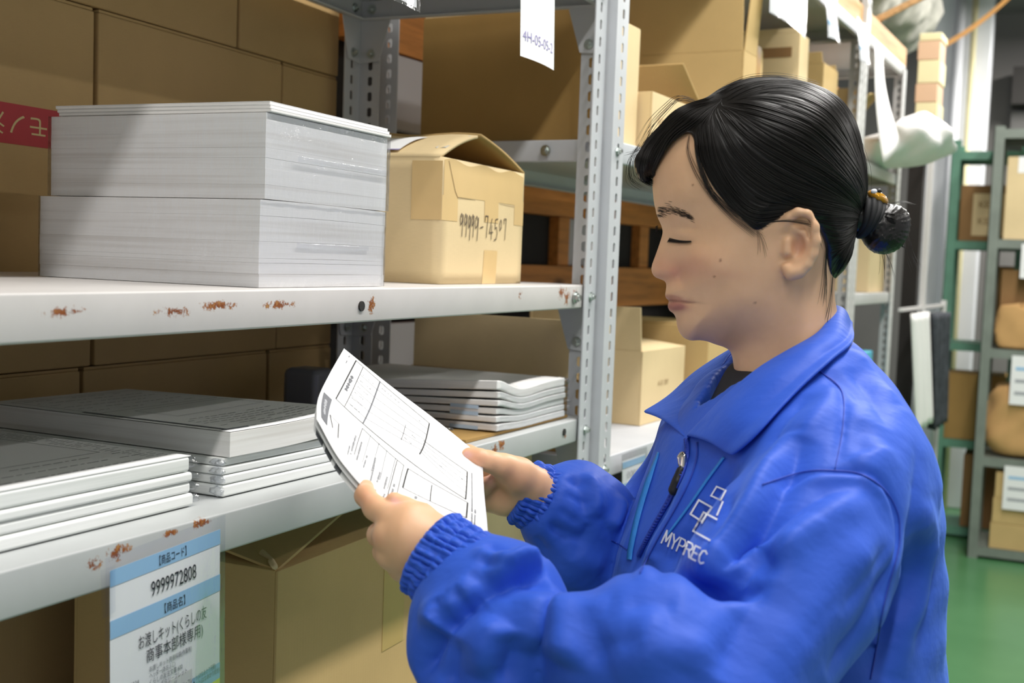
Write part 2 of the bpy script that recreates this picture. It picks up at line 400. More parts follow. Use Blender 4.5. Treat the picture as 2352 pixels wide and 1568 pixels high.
def make_post(parent, loc, sx, sy, h=2.26, wx=0.050, wy=0.041, mat='steel', phase=0.0):
    """angle post: corner at loc, legs along sx*X and sy*Y"""
    mb = slotted(wx, h, (0, 0, 0), (sx, 0, 0), phase=phase, off=0.54)
    m2 = slotted(wy, h, (0, 0, 0), (0, sy, 0), phase=phase, off=0.54, sw=0.010)
    mb.add(m2.v, m2.f)
    bm = bmesh.new()
    me = bpy.data.meshes.new('post'); me.from_pydata(mb.v, [], mb.f); bm.from_mesh(me)
    bmesh.ops.remove_doubles(bm, verts=bm.verts, dist=1e-5); bmesh.ops.recalc_face_normals(bm, faces=bm.faces); bm.to_mesh(me); bm.free()
    me.materials.append(M[mat]); o = bpy.data.objects.new('post', me); COL.objects.link(o); o.parent = parent; o.location = loc
    s = o.modifiers.new('solid', 'SOLIDIFY'); s.thickness = 0.0022; s.offset = 0
    return o
def make_shelf(parent, loc, L, D, mat='steel', lip=0.037, ry=0.0, name='shelf'):
    """pressed steel shelf, origin at centre of the top surface: plate, four lips, folded returns"""
    x, y, t_ = L / 2, D / 2, 0.0016
    prof = [(0, 0), (0, -lip), (0.014, -lip)]
    bm = bmesh.new()
    rings = [(0.0, 0.0), (0.0, -lip), (0.013, -lip), (0.013, -lip + 0.004)]
    vr = []
    for inset, z in rings:
        vr.append([bm.verts.new(p) for p in ((-x + inset, -y + inset, z), (x - inset, -y + inset, z), (x - inset, y - inset, z), (-x + inset, y - inset, z))])
    bm.faces.new(vr[0])
    for a, b in zip(vr[:-1], vr[1:]):
        for i in range(4): bm.faces.new((a[i], b[i], b[(i + 1) % 4], a[(i + 1) % 4]))
    bmesh.ops.recalc_face_normals(bm, faces=bm.faces)
    me = bpy.data.meshes.new(name); bm.to_mesh(me); bm.free(); me.materials.append(M[mat])
    o = bpy.data.objects.new(name, me); COL.objects.link(o); o.parent = parent; o.location = loc; o.rotation_euler = (0, ry, 0)
    bv = o.modifiers.new('bevel', 'BEVEL'); bv.width = 0.0022; bv.segments = 3; bv.limit_method = 'ANGLE'
    s = o.modifiers.new('solid', 'SOLIDIFY'); s.thickness = t_; s.offset = -1
    me.shade_smooth()
    return o
def bolt_mesh():
    mb = MB(); mb.cyl((0, 0, 0), (0, -0.0012, 0), 0.0085, n=16)
    mb.cyl((0, -0.0012, 0), (0, -0.0055, 0), 0.0062, 0.0058, n=6); mb.cyl((0, -0.0055, 0), (0, -0.0085, 0), 0.0038, 0.0034, n=10)
    return mb
_b = bolt_mesh().build('bolt', 'zinc'); BOLT = _b.data; bpy.data.objects.remove(_b)
def bolt(parent, loc, rz=0.0, k=1.0):
    o = bpy.data.objects.new('bolt', BOLT); COL.objects.link(o); o.parent = parent; o.location = loc; o.rotation_euler = (0, random.random() * 2, rz); o.scale = (k, k, k); return o
def gusset(parent, pts, d, mat='steel'):
    return MB().prism(pts, d).build('gusset_plate', mat, parent, bevel=0.0008)
BD = 0.464; Y0 = 0.66
r1 = empty('steel_rack', (0, 0, 0), 0, 'light grey slotted-angle steel rack holding the wrapped white paper stacks', 'rack')
P1 = {}
P1['fr'] = make_post(r1, (1.80, Y0, 0), -1, 1); P1['rr'] = make_post(r1, (1.80, Y0 + BD, 0), -1, -1, phase=0.009)
make_post(r1, (0.0, Y0, 0), 1, 1); make_post(r1, (0.0, Y0 + BD, 0), 1, -1)
def shelf1(z, mat, ry=0.0): return make_shelf(r1, (0.90, Y0 + BD / 2 + 0.0006, z), 1.793, BD - 0.007, mat, ry=ry)
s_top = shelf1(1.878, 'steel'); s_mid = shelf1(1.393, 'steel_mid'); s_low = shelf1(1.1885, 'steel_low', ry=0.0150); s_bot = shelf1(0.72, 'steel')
for z in (1.878, 1.393, 1.1885 - 0.0135, 0.72):
    # clipped corner plates inside the angle posts
    for yy, sy in ((Y0 + 0.0022, 1), (Y0 + BD - 0.0022, -1)):
        g = gusset(r1, [(1.7955, yy, z - 0.002), (1.7955, yy + sy * 0.062, z - 0.002), (1.7955, yy + sy * 0.062, z - 0.037), (1.7955, yy + sy * 0.040, z - 0.108), (1.7955, yy, z - 0.112)], (-0.0018, 0, 0))
        for dz in (0.018, 0.095):
            bolt(r1, (1.7935, yy + sy * 0.024, z - dz), math.pi / 2 * -1)
    yy = Y0 + BD - 0.0022
    gusset(r1, [(1.7955, yy, z - 0.002), (1.735, yy, z - 0.002), (1.735, yy, z - 0.037), (1.755, yy, z - 0.108), (1.7955, yy, z - 0.112)], (0, -0.0018, 0))
    for dz in (0.018, 0.095): bolt(r1, (1.772, yy - 0.002, z - dz), 0)
    bolt(r1, (1.776, Y0 - 0.0012, z - 0.019), 0)
bolt(r1, (1.7155, Y0 + 0.0018, 1.3735), 0, 1.15)
for x, z in ((1.079, 1.3735), (1.695, 1.1615)):       # open bolt holes in the shelf lips
    o = MB().cyl((x, Y0 + 0.0042, z), (x, Y0 + 0.0022, z), 0.0055, n=14).build('bolt_hole', 'dark', r1)
    o.scale = (1, 1, 1)
# second rack, standing a little forward and turned
r2 = empty('steel_rack', B2O, B2A, 'long grey slotted-angle rack full of open cartons behind the person', 'rack')
W2 = 1.862
make_post(r2, (0, 0, 0), 1, 1, wx=0.046, h=2.16); make_post(r2, (0, BD, 0), 1, -1, h=2.16); make_post(r2, (W2, 0, 0), -1, 1, mat='steel_far', h=2.16); make_post(r2, (W2, BD, 0), -1, -1, mat='steel_far', h=2.16)
def shelf2(z, par=r2, u0=0.0, W=W2, mat='steel'): return make_shelf(par, (u0 + W / 2, BD / 2 + 0.0006, z), W - 0.007, BD - 0.007, mat, lip=0.036)
for z in (2.163, 1.632, 1.102, 0.55):
    shelf2(z); bolt(r2, (0.022, -0.0012, z - 0.018)); bolt(r2, (W2 - 0.022, -0.0012, z - 0.018))
bolt(r2, (-0.0012, 0.12, 1.614), -math.pi / 2, 1.1)
for z in (1.10, 1.34, 1.58, 1.82, 2.06): pass
r3 = empty('steel_rack', w2(W2 + 0.012, 0, 0), B2A, 'short grey rack bay with a white bag and a yellow carton at its end', 'rack')
W3 = 0.70
make_post(r3, (0, 0, 0), 1, 1, mat='steel_far'); make_post(r3, (0, BD, 0), 1, -1, mat='steel_far'); make_post(r3, (W3, 0, 0), -1, 1, mat='steel_far', wx=0.06, h=2.16); make_post(r3, (W3, BD, 0), -1, -1, mat='steel_far')
for z in (2.163, 1.778, 1.362, 0.93, 0.45): shelf2(z, r3, 0, W3, 'steel_far')
MB().box(0.03, W3 - 0.03, BD - 0.012, BD - 0.006, 0.45, 1.36).build('back_panel', 'steel_far', r3)
# timber rail lying along the rack tops
rl = MB().box(0.6, 2.62, 0.012, 0.05, 0, 0.07).build('timber_rail', 'wood_pale', bevel=0.003)
rl.location = w2(0, 0, 2.163); rl.rotation_euler = (0, 0, B2A); tag(rl, 'pale timber rail lying along the top edge of the far rack', 'timber')
st = MB().bar((0, 0, 0), (0.0, -0.20, 0.09), 0.018, 0.018).build('wooden_stick', 'wood_pale')
st.location = w2(2.2, 0.06, 2.246); st.rotation_euler = (0, 0, B2A); tag(st, 'short wooden stick poking out over the far rack top', 'stick')
# ================================================================== cartons
def flap_piece(parent, a, b, up, out, ang, ln, mat, skew=0.0, th=0.0035):
    """flap hinged on edge a-b; ang 0 = upright, 90 = folded flat outwards, -90 = closed over the box"""
    a, b, up, out = (Vector(q) for q in (a, b, up, out)); r = math.radians(ang)
    d = (up * math.cos(r) + out * math.sin(r)) * ln; n = (out * math.cos(r) - up * math.sin(r)) * th
    e = (b - a).normalized() * 0.004
    mb = MB().prism([a + e, b - e, b - e * 2 + d * (1 + skew), a + e * 2 + d * (1 - skew)], -n)
    return mb.build('flap', mat, parent, bevel=0.0008)
def carton(label, loc, rz, size, mat='card', flaps=None, open_top=False, tape=None, name='cardboard_box', group=None, inner='card_in', cat='box'):
    w, d, h = size; e = empty(name, loc, rz, label, cat, group)
    if open_top:
        t_ = 0.004; bm = MB()
        bm.box(0, w, 0, t_, 0, h); bm.box(0, w, d - t_, d, 0, h); bm.box(0, t_, t_, d - t_, 0, h); bm.box(w - t_, w, t_, d - t_, 0, h); bm.box(t_, w - t_, t_, d - t_, 0, t_)
        bm.build('body', mat, e, bevel=0.0012)
        MB().box(t_, w - t_, t_, d - t_, t_, h * 0.55).build('contents', 'sheet', e)
    else:
        MB().box(0, w, 0, d, 0, h - 0.004).build('body', mat, e, bevel=0.003)
        if flaps is None:
            MB().box(0.002, w - 0.002, 0.002, d / 2 - 0.0008, h - 0.004, h).build('flap', mat, e, bevel=0.001)
            MB().box(0.002, w - 0.002, d / 2 + 0.0008, d - 0.002, h - 0.004, h).build('flap', mat, e, bevel=0.001)
    for side, (ang, ln, sk) in (flaps or {}).items():
        E_ = {'f': ((0, 0, h), (w, 0, h), (0, -1, 0)), 'b': ((0, d, h), (w, d, h), (0, 1, 0)), 'l': ((0, 0, h), (0, d, h), (-1, 0, 0)), 'r': ((w, 0, h), (w, d, h), (1, 0, 0))}[side]
        flap_piece(e, E_[0], E_[1], (0, 0, 1), E_[2], ang, ln, mat, sk)
    for (x0, x1, y0, y1, z0, z1, mt) in (tape or []):
        MB().box(x0, x1, y0, y1, z0, z1).build('tape', mt, e)
    return e
def front(e_off=0.0006):
    """surface of a carton front (y = 0)"""
    return lambda x, z: (x, -e_off, z)
# --- pile of big cartons standing behind the first rack
YB = 1.152
bench = empty('timber_bench', (0.9, YB + 0.2, 0), 0, 'low timber bench behind the first rack, under the big cartons', 'bench')
MB().box(-1.0, 0.90, -0.18, 0.2, 0.74, 0.788).build('top', 'wood_pale', bench, bevel=0.003)
for x in (-0.95, 0.85):
    for y in (-0.14, 0.16): MB().box(x - 0.03, x + 0.03, y - 0.03, y + 0.03, 0, 0.74).build('leg', 'wood_pale', bench)
rows = [(0.789, 1.2645, [(0.35, 0.757), (0.763, 1.1725), (1.1785, 1.5855), (1.5915, 1.776)], 'bottom'),
        (1.2655, 1.7405, [(0.36, 0.778), (0.784, 1.1915), (1.1975, 1.6085), (1.6125, 1.776)], 'middle'),
        (1.7420, 2.16, [(0.45, 0.792), (0.796, 1.143), (1.147, 1.4915), (1.4955, 1.776)], 'top')]
cols = ['leftmost, out past the white stacks', 'left of centre', 'right of centre', 'rightmost, beside the rack post']
for z0, z1, xs, rn in rows:
    for (a, b), cn in zip(xs, cols):
        dy = random.uniform(0, 0.004)
        e = carton('large plain kraft carton behind the rack, %s row, %s' % (rn, cn), (a, YB + dy, z0), 0, (b - a, 0.32, z1 - z0), 'card_tan', group='big cartons piled behind the first rack')
        if rn == 'middle' and cn.startswith('left of'):
            e['label'] = 'large kraft carton with a red fragile tape band, behind the paper stacks'
            del e['group']
            MB().box(-0.0005, b - a + 0.0005, -0.0006, 0.0, 0.283, 0.332).build('tape', 'red_tape', e)
            mb = MB(); fn = lambda x, z: (x, -0.0010, z)
            cx, cz = 0.305, 0.3075
            text_on(mb, 'ワレモノ注意', 0.030, lambda x, y: fn(cx - x + 0.09, cz - y + 0.011), 0, 0, sx=1.15)
            mb.build('lettering', 'cream', e)
# --- carton with the handwritten number on the middle shelf
e = empty('cardboard_box', (1.368, 0.722, 1.3935), math.radians(0.5), 'worn light kraft carton marked 99999-74507 with one flap raised', 'box')
w, d, h = 0.272, 0.21, 0.168
t_ = 0.004
def soft(x, z): return 0.0025 * math.sin(math.pi * x / w) * math.sin(math.pi * z / h)
bm = MB()
bm.grid(lambda u, v: (u * w, -soft(u * w, v * h), v * h), 14, 10)
bm.grid(lambda u, v: (-soft(v * d * w / d, u * h) * 0.8, (1 - v) * d, u * h), 10, 14, True)
bm.grid(lambda u, v: (w + soft(v * w, u * h) * 0.5, v * d, u * h), 10, 14, True)
bm.grid(lambda u, v: ((1 - u) * w, d, v * h), 4, 4)
bm.add([(0, 0, 0), (w, 0, 0), (w, d, 0), (0, d, 0)], [(3, 2, 1, 0)])
o = bm.build('body', 'card_light', e, solid=0.0035, smooth=True); o.modifiers['solid'].offset = -1
MB().box(0.006, w - 0.006, 0.006, d - 0.006, 0.004, h * 0.7).build('contents', 'card_dark', e)
# left long flap sloping up to the ridge, right flap hanging over the other side
def flap_sheet(p00, p10, p11, p01, mat, bulge=0.004, n=10):
    P = [Vector(q) for q in (p00, p10, p11, p01)]
    def fn(u, v):
        p = P[0].lerp(P[1], u).lerp(P[3].lerp(P[2], u), v); p.z += bulge * math.sin(math.pi * v) + 0.002 * math.sin(u * 9) * v; return p
    return MB().grid(fn, n, n).build('flap', mat, e, solid=0.004, smooth=True)
flap_sheet((0.0, 0.004, h), (0.0, d, h), (0.128, d + 0.004, h + 0.042), (0.128, 0.012, h + 0.040), 'card_light')
flap_sheet((w, 0.0, h), (w, d, h), (0.134, d, h + 0.046), (0.134, 0.010, h + 0.043), 'card_in')
flap_sheet((0.004, 0.001, h - 0.002), (w - 0.004, 0.001, h - 0.002), (w - 0.02, 0.09, h - 0.03), (0.02, 0.09, h - 0.03), 'card_in', -0.002)
# torn grey strip and shipping slip on the left flap
s_ = MB(); s_.grid(lambda u, v: (0.03 + 0.085 * v, 0.012 + 0.016 * u, h + 0.0145 + 0.0245 * v + 0.0008 * math.sin(u * 7 + v * 5)), 5, 8); s_.build('torn_strip', plain('torn grey liner', '#c9c5bb', 0.8, 0, 0.1, 60), e, solid=0.001)
sl = MB(); sl.grid(lambda u, v: (0.012 + 0.085 * v, 0.075 + 0.115 * u, h + 0.0100 + 0.0265 * v + 0.004 * math.sin(math.pi * v) + 0.0012 * math.sin(u * 11)), 8, 8); slip = sl.build('shipping_slip', 'sheet', e, smooth=True)
vl = MB(); vl.add([(0.010, 0.072, h + 0.0106), (0.010, 0.19, h + 0.0106), (0.014, 0.19, h + 0.0122), (0.014, 0.072, h + 0.0122)], [(0, 1, 2, 3)]); vl.build('print', 'violet', slip)
fb = lambda x, z: (x, -soft(x, z) - 0.0004, z)
for (x0, x1, z0, z1) in ((0.0, 0.045, 0.085, 0.118), (0.128, 0.176, 0.088, 0.122), (0.236, w, 0.088, 0.125), (0.132, 0.178, 0.0, 0.048)):
    mb = MB(); mb.grid(lambda u, v: fb(x0 + (x1 - x0) * u, z0 + (z1 - z0) * v), 6, 6); mb.build('tape', 'tape', e, smooth=True)
mb = MB(); mb.grid(lambda u, v: fb(0.004 + (w - 0.008) * u, 0.118 + (h - 0.121) * v + 0.003 * math.sin(u * 17) * v), 24, 5); mb.build('tape', 'tape', e, smooth=True)
mb = MB(); mb.grid(lambda u, v: (-0.0032 * math.sin(math.pi * (u * 0.05) / d) * 0 - 0.0006 - 0.8 * soft(u * 0.045 * w / d, 0.1), 0.0 + 0.045 * u, 0.085 + (h - 0.09) * v), 5, 5, True); mb.build('tape', 'tape', e, smooth=True)
mb = MB(); stroke_on(mb, [(0.016, h - 0.004), (0.036, 0.125), (0.044, 0.117)], 0.0012, lambda x, z: (x, -soft(x, z) - 0.0009, z))
stroke_on(mb, [(0.044, 0.117), (0.235, 0.1155)], 0.0006, lambda x, z: (x, -soft(x, z) - 0.0009, z)); mb.build('tear', 'edge', e)
mb = MB().add([fb(0.236, 0.142), fb(0.240, 0.128), fb(0.252, 0.118), fb(0.258, 0.121)], [(0, 1, 2, 3)]); mb.build('tear', 'edge', e)
G = {'9': [[(0.75, 0.85), (0.35, 1.0), (0.05, 0.75), (0.2, 0.5), (0.6, 0.62), (0.8, 0.95)], [(0.8, 0.95), (0.7, 0.4), (0.62, 0.0)]],
     '7': [[(0.1, 0.75), (0.12, 0.98), (0.75, 0.98), (0.6, 0.5), (0.5, 0.0)]],
     '4': [[(0.6, 1.0), (0.0, 0.35), (0.9, 0.38)], [(0.62, 0.7), (0.55, 0.05)]],
     '5': [[(0.3, 0.95), (0.25, 0.55), (0.6, 0.6), (0.8, 0.35), (0.6, 0.05), (0.15, 0.0)], [(0.3, 0.95), (0.85, 1.0)]],
     '0': [[(0.45, 0.85), (0.1, 0.5), (0.3, 0.15), (0.7, 0.35), (0.7, 0.75), (0.45, 0.85)]],
     '-': [[(0.1, 0.45), (0.8, 0.5)]]}
mb = MB(); x = 0.052
pen = lambda x, z: (x, -soft(x, z) - 0.0010, z)
for i, (ch, dx) in enumerate(zip('99999-74507', (0.0125, 0.012, 0.0105, 0.010, 0.0165, 0.0155, 0.0165, 0.0155, 0.018, 0.0165, 0.015))):
    hh = 0.031 + 0.003 * (i in (2, 4)); ww = dx * (0.85 if ch != '0' else 0.75); z0 = 0.064 + (-0.003 if i in (2, 4, 7, 8, 10) else 0.0015) + 0.0008 * (i > 5) * (i - 5)
    if ch == '0': hh *= 0.72; z0 += 0.006
    for s in G[ch]: stroke_on(mb, [(x + px * ww, z0 + py * hh) for px, py in s], 0.0016, pen)
    x += dx
mb.build('lettering', 'pencil', e)
# --- cartons under the lower shelf
e = carton('olive brown carton with a crumpled top flap, below the lower shelf', (1.062, 0.752, 0.7205), 0, (0.435, 0.30, 0.352), 'card', open_top=True)
flap_piece(e, (0, 0, 0.352), (0.435, 0, 0.352), (0, 0, 1), (0, -1, 0), -80, 0.14, 'card', 0.0)
flap_piece(e, (0, 0, 0.352), (0, 0.30, 0.352), (0, 0, 1), (-1, 0, 0), -74, 0.20, 'card', 0.0)
cr = MB(); cr.tube([(0.0 + 0.02 * math.sin(i * 1.7) * 0.15 + 0.0105 * i, 0.004 + 0.012 * i + 0.004 * math.sin(i * 2.3), 0.3565 + 0.0009 * i + 0.002 * math.sin(i * 3.1)) for i in range(22)], [0.0035 + 0.0015 * math.sin(i * 2.7) for i in range(22)], 6)
cr.build('crumpled_edge', 'card_light', e, smooth=True)
MB().box(0.235, 0.29, -0.0007, 0.0, 0.19, 0.352).build('tape', plain('clear parcel tape', '#c8a86c', 0.15, 0, 0.03), e)
carton('light kraft carton tucked under the right end of the lower shelf', (1.515, 0.735, 0.7205), 0, (0.225, 0.30, 0.408), 'card_light', tape=[(0.09, 0.14, -0.0008, 0, 0.0, 0.08, 'tape')])
# --- second rack: u, v are the rack's own axes
def c2(label, u, v, z, size, mat='card', rz=0.0, **k): return carton(label, w2(u, v, z), B2A + rz, size, mat, **k)
Z2 = 1.6325; ZL = 1.1025
e = c2('tall kraft carton with a torn lid, first on the upper shelf behind the posts', 0.03, 0.055, Z2, (0.205, 0.335, 0.222), 'card_light', open_top=True, flaps={'b': (8, 0.05, 0), 'l': (-4, 0.004, 0)},
       tape=[(0.03, 0.065, -0.0008, 0, 0.17, 0.215, 'tape_dim'), (0.02, 0.055, -0.0008, 0, 0, 0.03, 'tape_dim')])
flap_piece(e, (0, 0, 0.222), (0.205, 0, 0.222), (0, 0, 1), (0, -1, 0), -72, 0.12, 'card_light', 0)
flap_piece(e, (0, 0, 0.222), (0.0, 0.335, 0.222), (0, 0, 1), (-1, 0, 0), -80, 0.09, 'card', 0)
MB().box(-0.0006, 0.0, 0.0, 0.335, 0.0, 0.222).build('shade_side_panel', 'card_dark', e)  # thin darker sheet: shade of the end face put in as colour
mb = MB(); text_on(mb, '4497', 0.02, lambda x, y: (0.075 + x, -0.0009, 0.09 + y), 0, 0); mb.build('print', plain('worn print', '#cdb083', 0.8), e)
e = c2('light kraft carton with one flap standing open, on the upper shelf beside the tall one', 0.245, 0.03, Z2, (0.30, 0.30, 0.112), 'card_light', open_top=True, flaps={'b': (-12, 0.06, 0)})
flap_piece(e, (0, 0.15, 0.112), (0, 0.30, 0.112), (0, 0, 1), (-1, 0, 0), -50, 0.10, 'card_in', 0)
flap_piece(e, (0.30, 0.0, 0.112), (0.30, 0.30, 0.112), (0, 0, 1), (1, 0, 0), -58, 0.15, 'card_in', 0)
mb = MB()
for i, s in enumerate(('NO.:', '56N')): text_on(mb, s, 0.02, lambda x, y: (0.03 + x, -0.0009, 0.055 - i * 0.02 + y), 0, 0)
mb.build('print', plain('faded print', '#c2a477', 0.8), e)
e = c2('very tall brown carton with an upright flap and a mid crease, on the upper shelf', 0.745, 0.02, Z2, (0.095, 0.40, 0.272), 'card', flaps={'l': (1, 0.15, 0), 'f': (4, 0.15, 0)}, open_top=True)
c2('narrow kraft carton between the tall brown one and the banded one', 0.852, 0.03, Z2, (0.07, 0.36, 0.305), 'card', tape=[(0.02, 0.05, -0.0008, 0, 0, 0.305, 'tape_dim')])
e = c2('pale kraft carton with a dark printed band near its top', 1.20, 0.02, Z2, (0.09, 0.38, 0.395), 'card_light', open_top=True, flaps={'l': (0, 0.012, 0)})
MB().box(-0.0008, 0.0, 0.02, 0.34, 0.335, 0.36).build('print', 'card_brown', e)
c2('brown carton under the hanging blue-and-white cards', 1.50, 0.03, Z2, (0.17, 0.38, 0.37), 'card', flaps={'l': (0, 0.03, 0), 'r': (0, 0.02, 0)}, open_top=True)
c2('low brown carton beside the far post of the long rack', 1.70, 0.06, Z2, (0.13, 0.36, 0.33), 'card_dark')
e = c2('kraft carton with raised flaps standing by the twin posts, lower shelf', 0.03, 0.055, ZL, (0.112, 0.34, 0.128), 'card_light', open_top=True, flaps={'f': (6, 0.105, 0), 'l': (3, 0.10, 0)})
MB().box(-0.0007, 0.0, 0.0, 0.34, 0.0, 0.128).build('shade_side_panel', 'card_dark', e)  # end face shade painted on with a darker sheet
e = c2('open kraft carton with an upright end flap, beside it on the lower shelf', 0.43, 0.10, ZL, (0.25, 0.26, 0.152), 'card_light', open_top=True, flaps={'l': (2, 0.088, 0), 'b': (4, 0.09, 0)})
flap_piece(e, (0, 0.0, 0.152), (0.25, 0.0, 0.152), (0, 0, 1), (0, -1, 0), -84, 0.11, 'card_light', 0)
mb = MB(); text_on(mb, 'A-51 30Y', 0.016, lambda x, y: (0.09 + x, -0.0009, 0.075 + y), 0, 0); mb.build('print', plain('grey carton print', '#a38a62', 0.8), e)
c2('kraft carton deep on the lower shelf beyond the open one', 0.72, 0.06, ZL, (0.20, 0.34, 0.20), 'card')
pb = empty('paper_pile', w2(0.95, 0.03, ZL), B2A, 'low pile of dark grey folders and white papers beyond the cartons', 'paper')
for i in range(4): MB().box(0.004 * i, 0.30, 0.003 * i, 0.25, 0.0002 + 0.045 * i, 0.0448 + 0.045 * i).build('folder', plain('folder %d' % i, ['#55585c', '#8d8f91', '#4b4e52', '#dcdcd8'][i], 0.7), pb, bevel=0.002)
# --- third bay
U3 = W2 + 0.012
c2('yellow kraft carton on the end bay, above the light blue box', U3 + 0.40, 0.03, 1.3625, (0.27, 0.34, 0.225), 'card_light')
e = c2('torn brown carton with spread flaps at the head of the end bay', U3 + 0.055, 0.05, 1.7785, (0.12, 0.28, 0.13), 'card', open_top=True, flaps={'f': (40, 0.10, 0.1), 'r': (5, 0.10, 0), 'l': (-8, 0.09, 0)})
e = empty('carton_blue', w2(U3 + 0.37, 0.046, 0.9305), B2A, 'light blue carton with a lid on the end bay near the shoulder', 'box'); e.name = 'blue_carton'
MB().box(0, 0.22, 0, 0.3, 0, 0.15).build('body', 'teal', e, bevel=0.003); MB().box(-0.006, 0.226, -0.006, 0.306, 0.15, 0.225).build('lid', 'teal', e, bevel=0.004)
MB().box(0.02, 0.12, -0.0008, 0, 0.02, 0.14).build('label_panel', 'card_light', e)
# plastic bag bulging out of the end bay
def bag_fn(u, v):
    a = 2 * math.pi * u; s = math.sin(math.pi * v) ** 0.45
    r = 1 + 0.12 * math.sin(3 * a + 4 * v) + 0.09 * math.sin(7 * a + 2.3 * v * 6) + 0.05 * math.sin(11 * a)
    return w2(U3 + 0.42 + 0.20 * s * r * math.cos(a), 0.02 + 0.17 * s * r * math.sin(a) - 0.12 * v, 1.781 + 0.16 * v * (1 + 0.15 * math.sin(2 * a + 1)) * (0.55 + 0.45 * (0.5 + 0.5 * math.cos(a + 2.6))))
o = MB().grid(bag_fn, 60, 24).build('plastic_bag', 'white_plastic', smooth=True); tag(o, 'crumpled white plastic bag lying on the end bay behind the hair bun', 'bag')
o = MB().grid(lambda u, v: w2(U3 + 0.08 + 0.13 * u + 0.03 * v, -0.012 - 0.03 * math.sin(3 * u) * v - 0.04 * v * v, 2.12 - 0.35 * v * (1 - 0.35 * u)), 10, 14).build('hanging_sheet', 'white_plastic', solid=0.001, smooth=True)
tag(o, 'white plastic sheet hanging from the top of the end bay', 'sheet')
# things hanging on the end of the row
o = MB().grid(lambda u, v: w2(U3 + W3 + 0.06 + 0.40 * u + 0.14 * v, -0.055 - 0.014 * math.sin(19 * u) - 0.02 * v, 1.285 - 0.44 * v), 40, 16).build('white_cloth', 'white_plastic', solid=0.006, smooth=True)
tag(o, 'white cloth hanging at the end of the rack row', 'cloth')
o = MB().grid(lambda u, v: w2(U3 + W3 + 0.52 + 0.38 * u + 0.14 * v, -0.060 - 0.020 * math.sin(22 * u + v), 1.275 - 0.48 * v), 40, 20).build('dark_cloth', 'navy_cloth', solid=0.008, smooth=True)
tag(o, 'dark patterned cloth hanging beside the white cloth', 'cloth')
rk = empty('coat_rail', w2(U3 + W3 + 0.02, -0.035, 0), B2A, 'thin grey coat rail at the end of the rack row', 'rail')
MB().box(0.46, 0.485, 0, 0.02, 0, 1.95).build('pole', 'steel_far', rk); MB().bar((0.0, 0.012, 1.30), (1.06, 0.012, 1.30), 0.012, 0.012).build('crossbar', 'steel_far', rk); MB().box(1.05, 1.075, 0, 0.02, 0, 1.32).build('pole', 'steel_far', rk)
# stack of banded cream cartons hung high at the end
zz = 2.025
e2 = empty('high_ledge', w2(U3 + W3 + 0.52, -0.06, 0), B2A, 'narrow dark ledge stand carrying the banded cream cartons', 'stand')
MB().box(0, 0.20, 0.0, 0.16, 1.995, 2.024).build('top', 'card_brown', e2); MB().box(0.10, 0.16, 0.08, 0.14, 0, 1.995).build('leg', 'dark', e2)
for i, (m_, hh) in enumerate((('cream_box', 0.085), ('pink_box', 0.075), ('cream_box', 0.09), ('pink_box', 0.075), ('cream_box', 0.03))):
    o = MB().box(0, 0.15 - 0.006 * (i % 2), 0, 0.085, 0.0004, hh).build('small_carton', m_, bevel=0.004); o.location = w2(U3 + W3 + 0.54, -0.03 + 0.004 * (i % 2), zz); o.rotation_euler = (0, 0, B2A)
    tag(o, '%s small carton, %s in the high stack by the white column' % (['cream', 'beige', 'cream', 'beige', 'thin cream'][i], ['bottom', 'second from bottom', 'middle', 'second from top', 'topmost'][i]), 'box', 'small cartons stacked high'); zz += hh + 0.0006
for k, (u0, z0, ln) in enumerate(((U3 + W3 + 0.05, 2.05, 0.4), (U3 + W3 + 0.05, 1.75, 0.4), (U3 + W3 + 0.05, 1.52, 0.4))):
    o = MB().box(0, ln, 0.10, 0.36, 0, 0.09).build('plank_bundle', 'wood', bevel=0.003); o.location = w2(u0, 0.2, z0); o.rotation_euler = (0, 0, B2A)
    tag(o, '%s timber offcut stored behind the end of the rack row' % ['highest', 'middle', 'lowest'][k], 'timber')
# orange strap slanting across the column
o = MB().grid(lambda u, v: Vector((6.5 + 0.12 * u, 0.56 - 0.42 * u, 2.58 + 0.36 * u + 0.030 * v)) + Vector((0.0, 0, -0.03 * math.sin(math.pi * u))), 12, 1).build('orange_strap', 'orange_tape', solid=0.003); tag(o, 'orange strap slung in front of the white column', 'strap')
# ================================================================== racks across the end of the aisle
GX = 6.30
def rack_x(label, x, y0, y1, dep, zs, top, mat, name='angle_rack'):
    e = empty(name, (x, y0, 0), 0, label, 'rack')
    W_ = y0 - y1
    for (px, py, sx, sy) in ((0, 0, 1, -1), (dep, 0, -1, -1), (0, -W_, 1, 1), (dep, -W_, -1, 1)):
        MB().box(min(px, px + sx * 0.004), max(px, px + sx * 0.004), min(py, py + sy * 0.05), max(py, py + sy * 0.05), 0, top).box(min(px, px + sx * 0.05), max(px, px + sx * 0.05), min(py, py + sy * 0.004), max(py, py + sy * 0.004), 0, top).build('post', mat, e)
    for z in zs:
        MB().box(0.004, dep - 0.004, -W_ + 0.004, -0.004, z - 0.004, z).box(0.003, 0.006, -W_ + 0.004, -0.004, z - 0.045, z).box(dep - 0.006, dep - 0.003, -W_ + 0.004, -0.004, z - 0.045, z).box(0.004, dep - 0.004, -0.007, -0.004, z - 0.045, z).build('shelf', mat, e)
    return e
rack_x('grey-green angle rack with cartons and kraft parcels, right edge', GX, 0.235, -0.85, 0.42, (2.165, 1.62, 1.07, 0.52, 0.06), 2.18, 'grey_green')
rack_x('green painted rack standing between the column and the grey rack', GX + 0.44, 0.46, 0.06, 0.34, (2.10, 1.62, 1.07, 0.54, 0.06), 2.16, 'green_steel')
def cx(label, x, y, z, size, mat, **k): return carton(label, (x, y - size[1], z), 0, size, mat, **k)
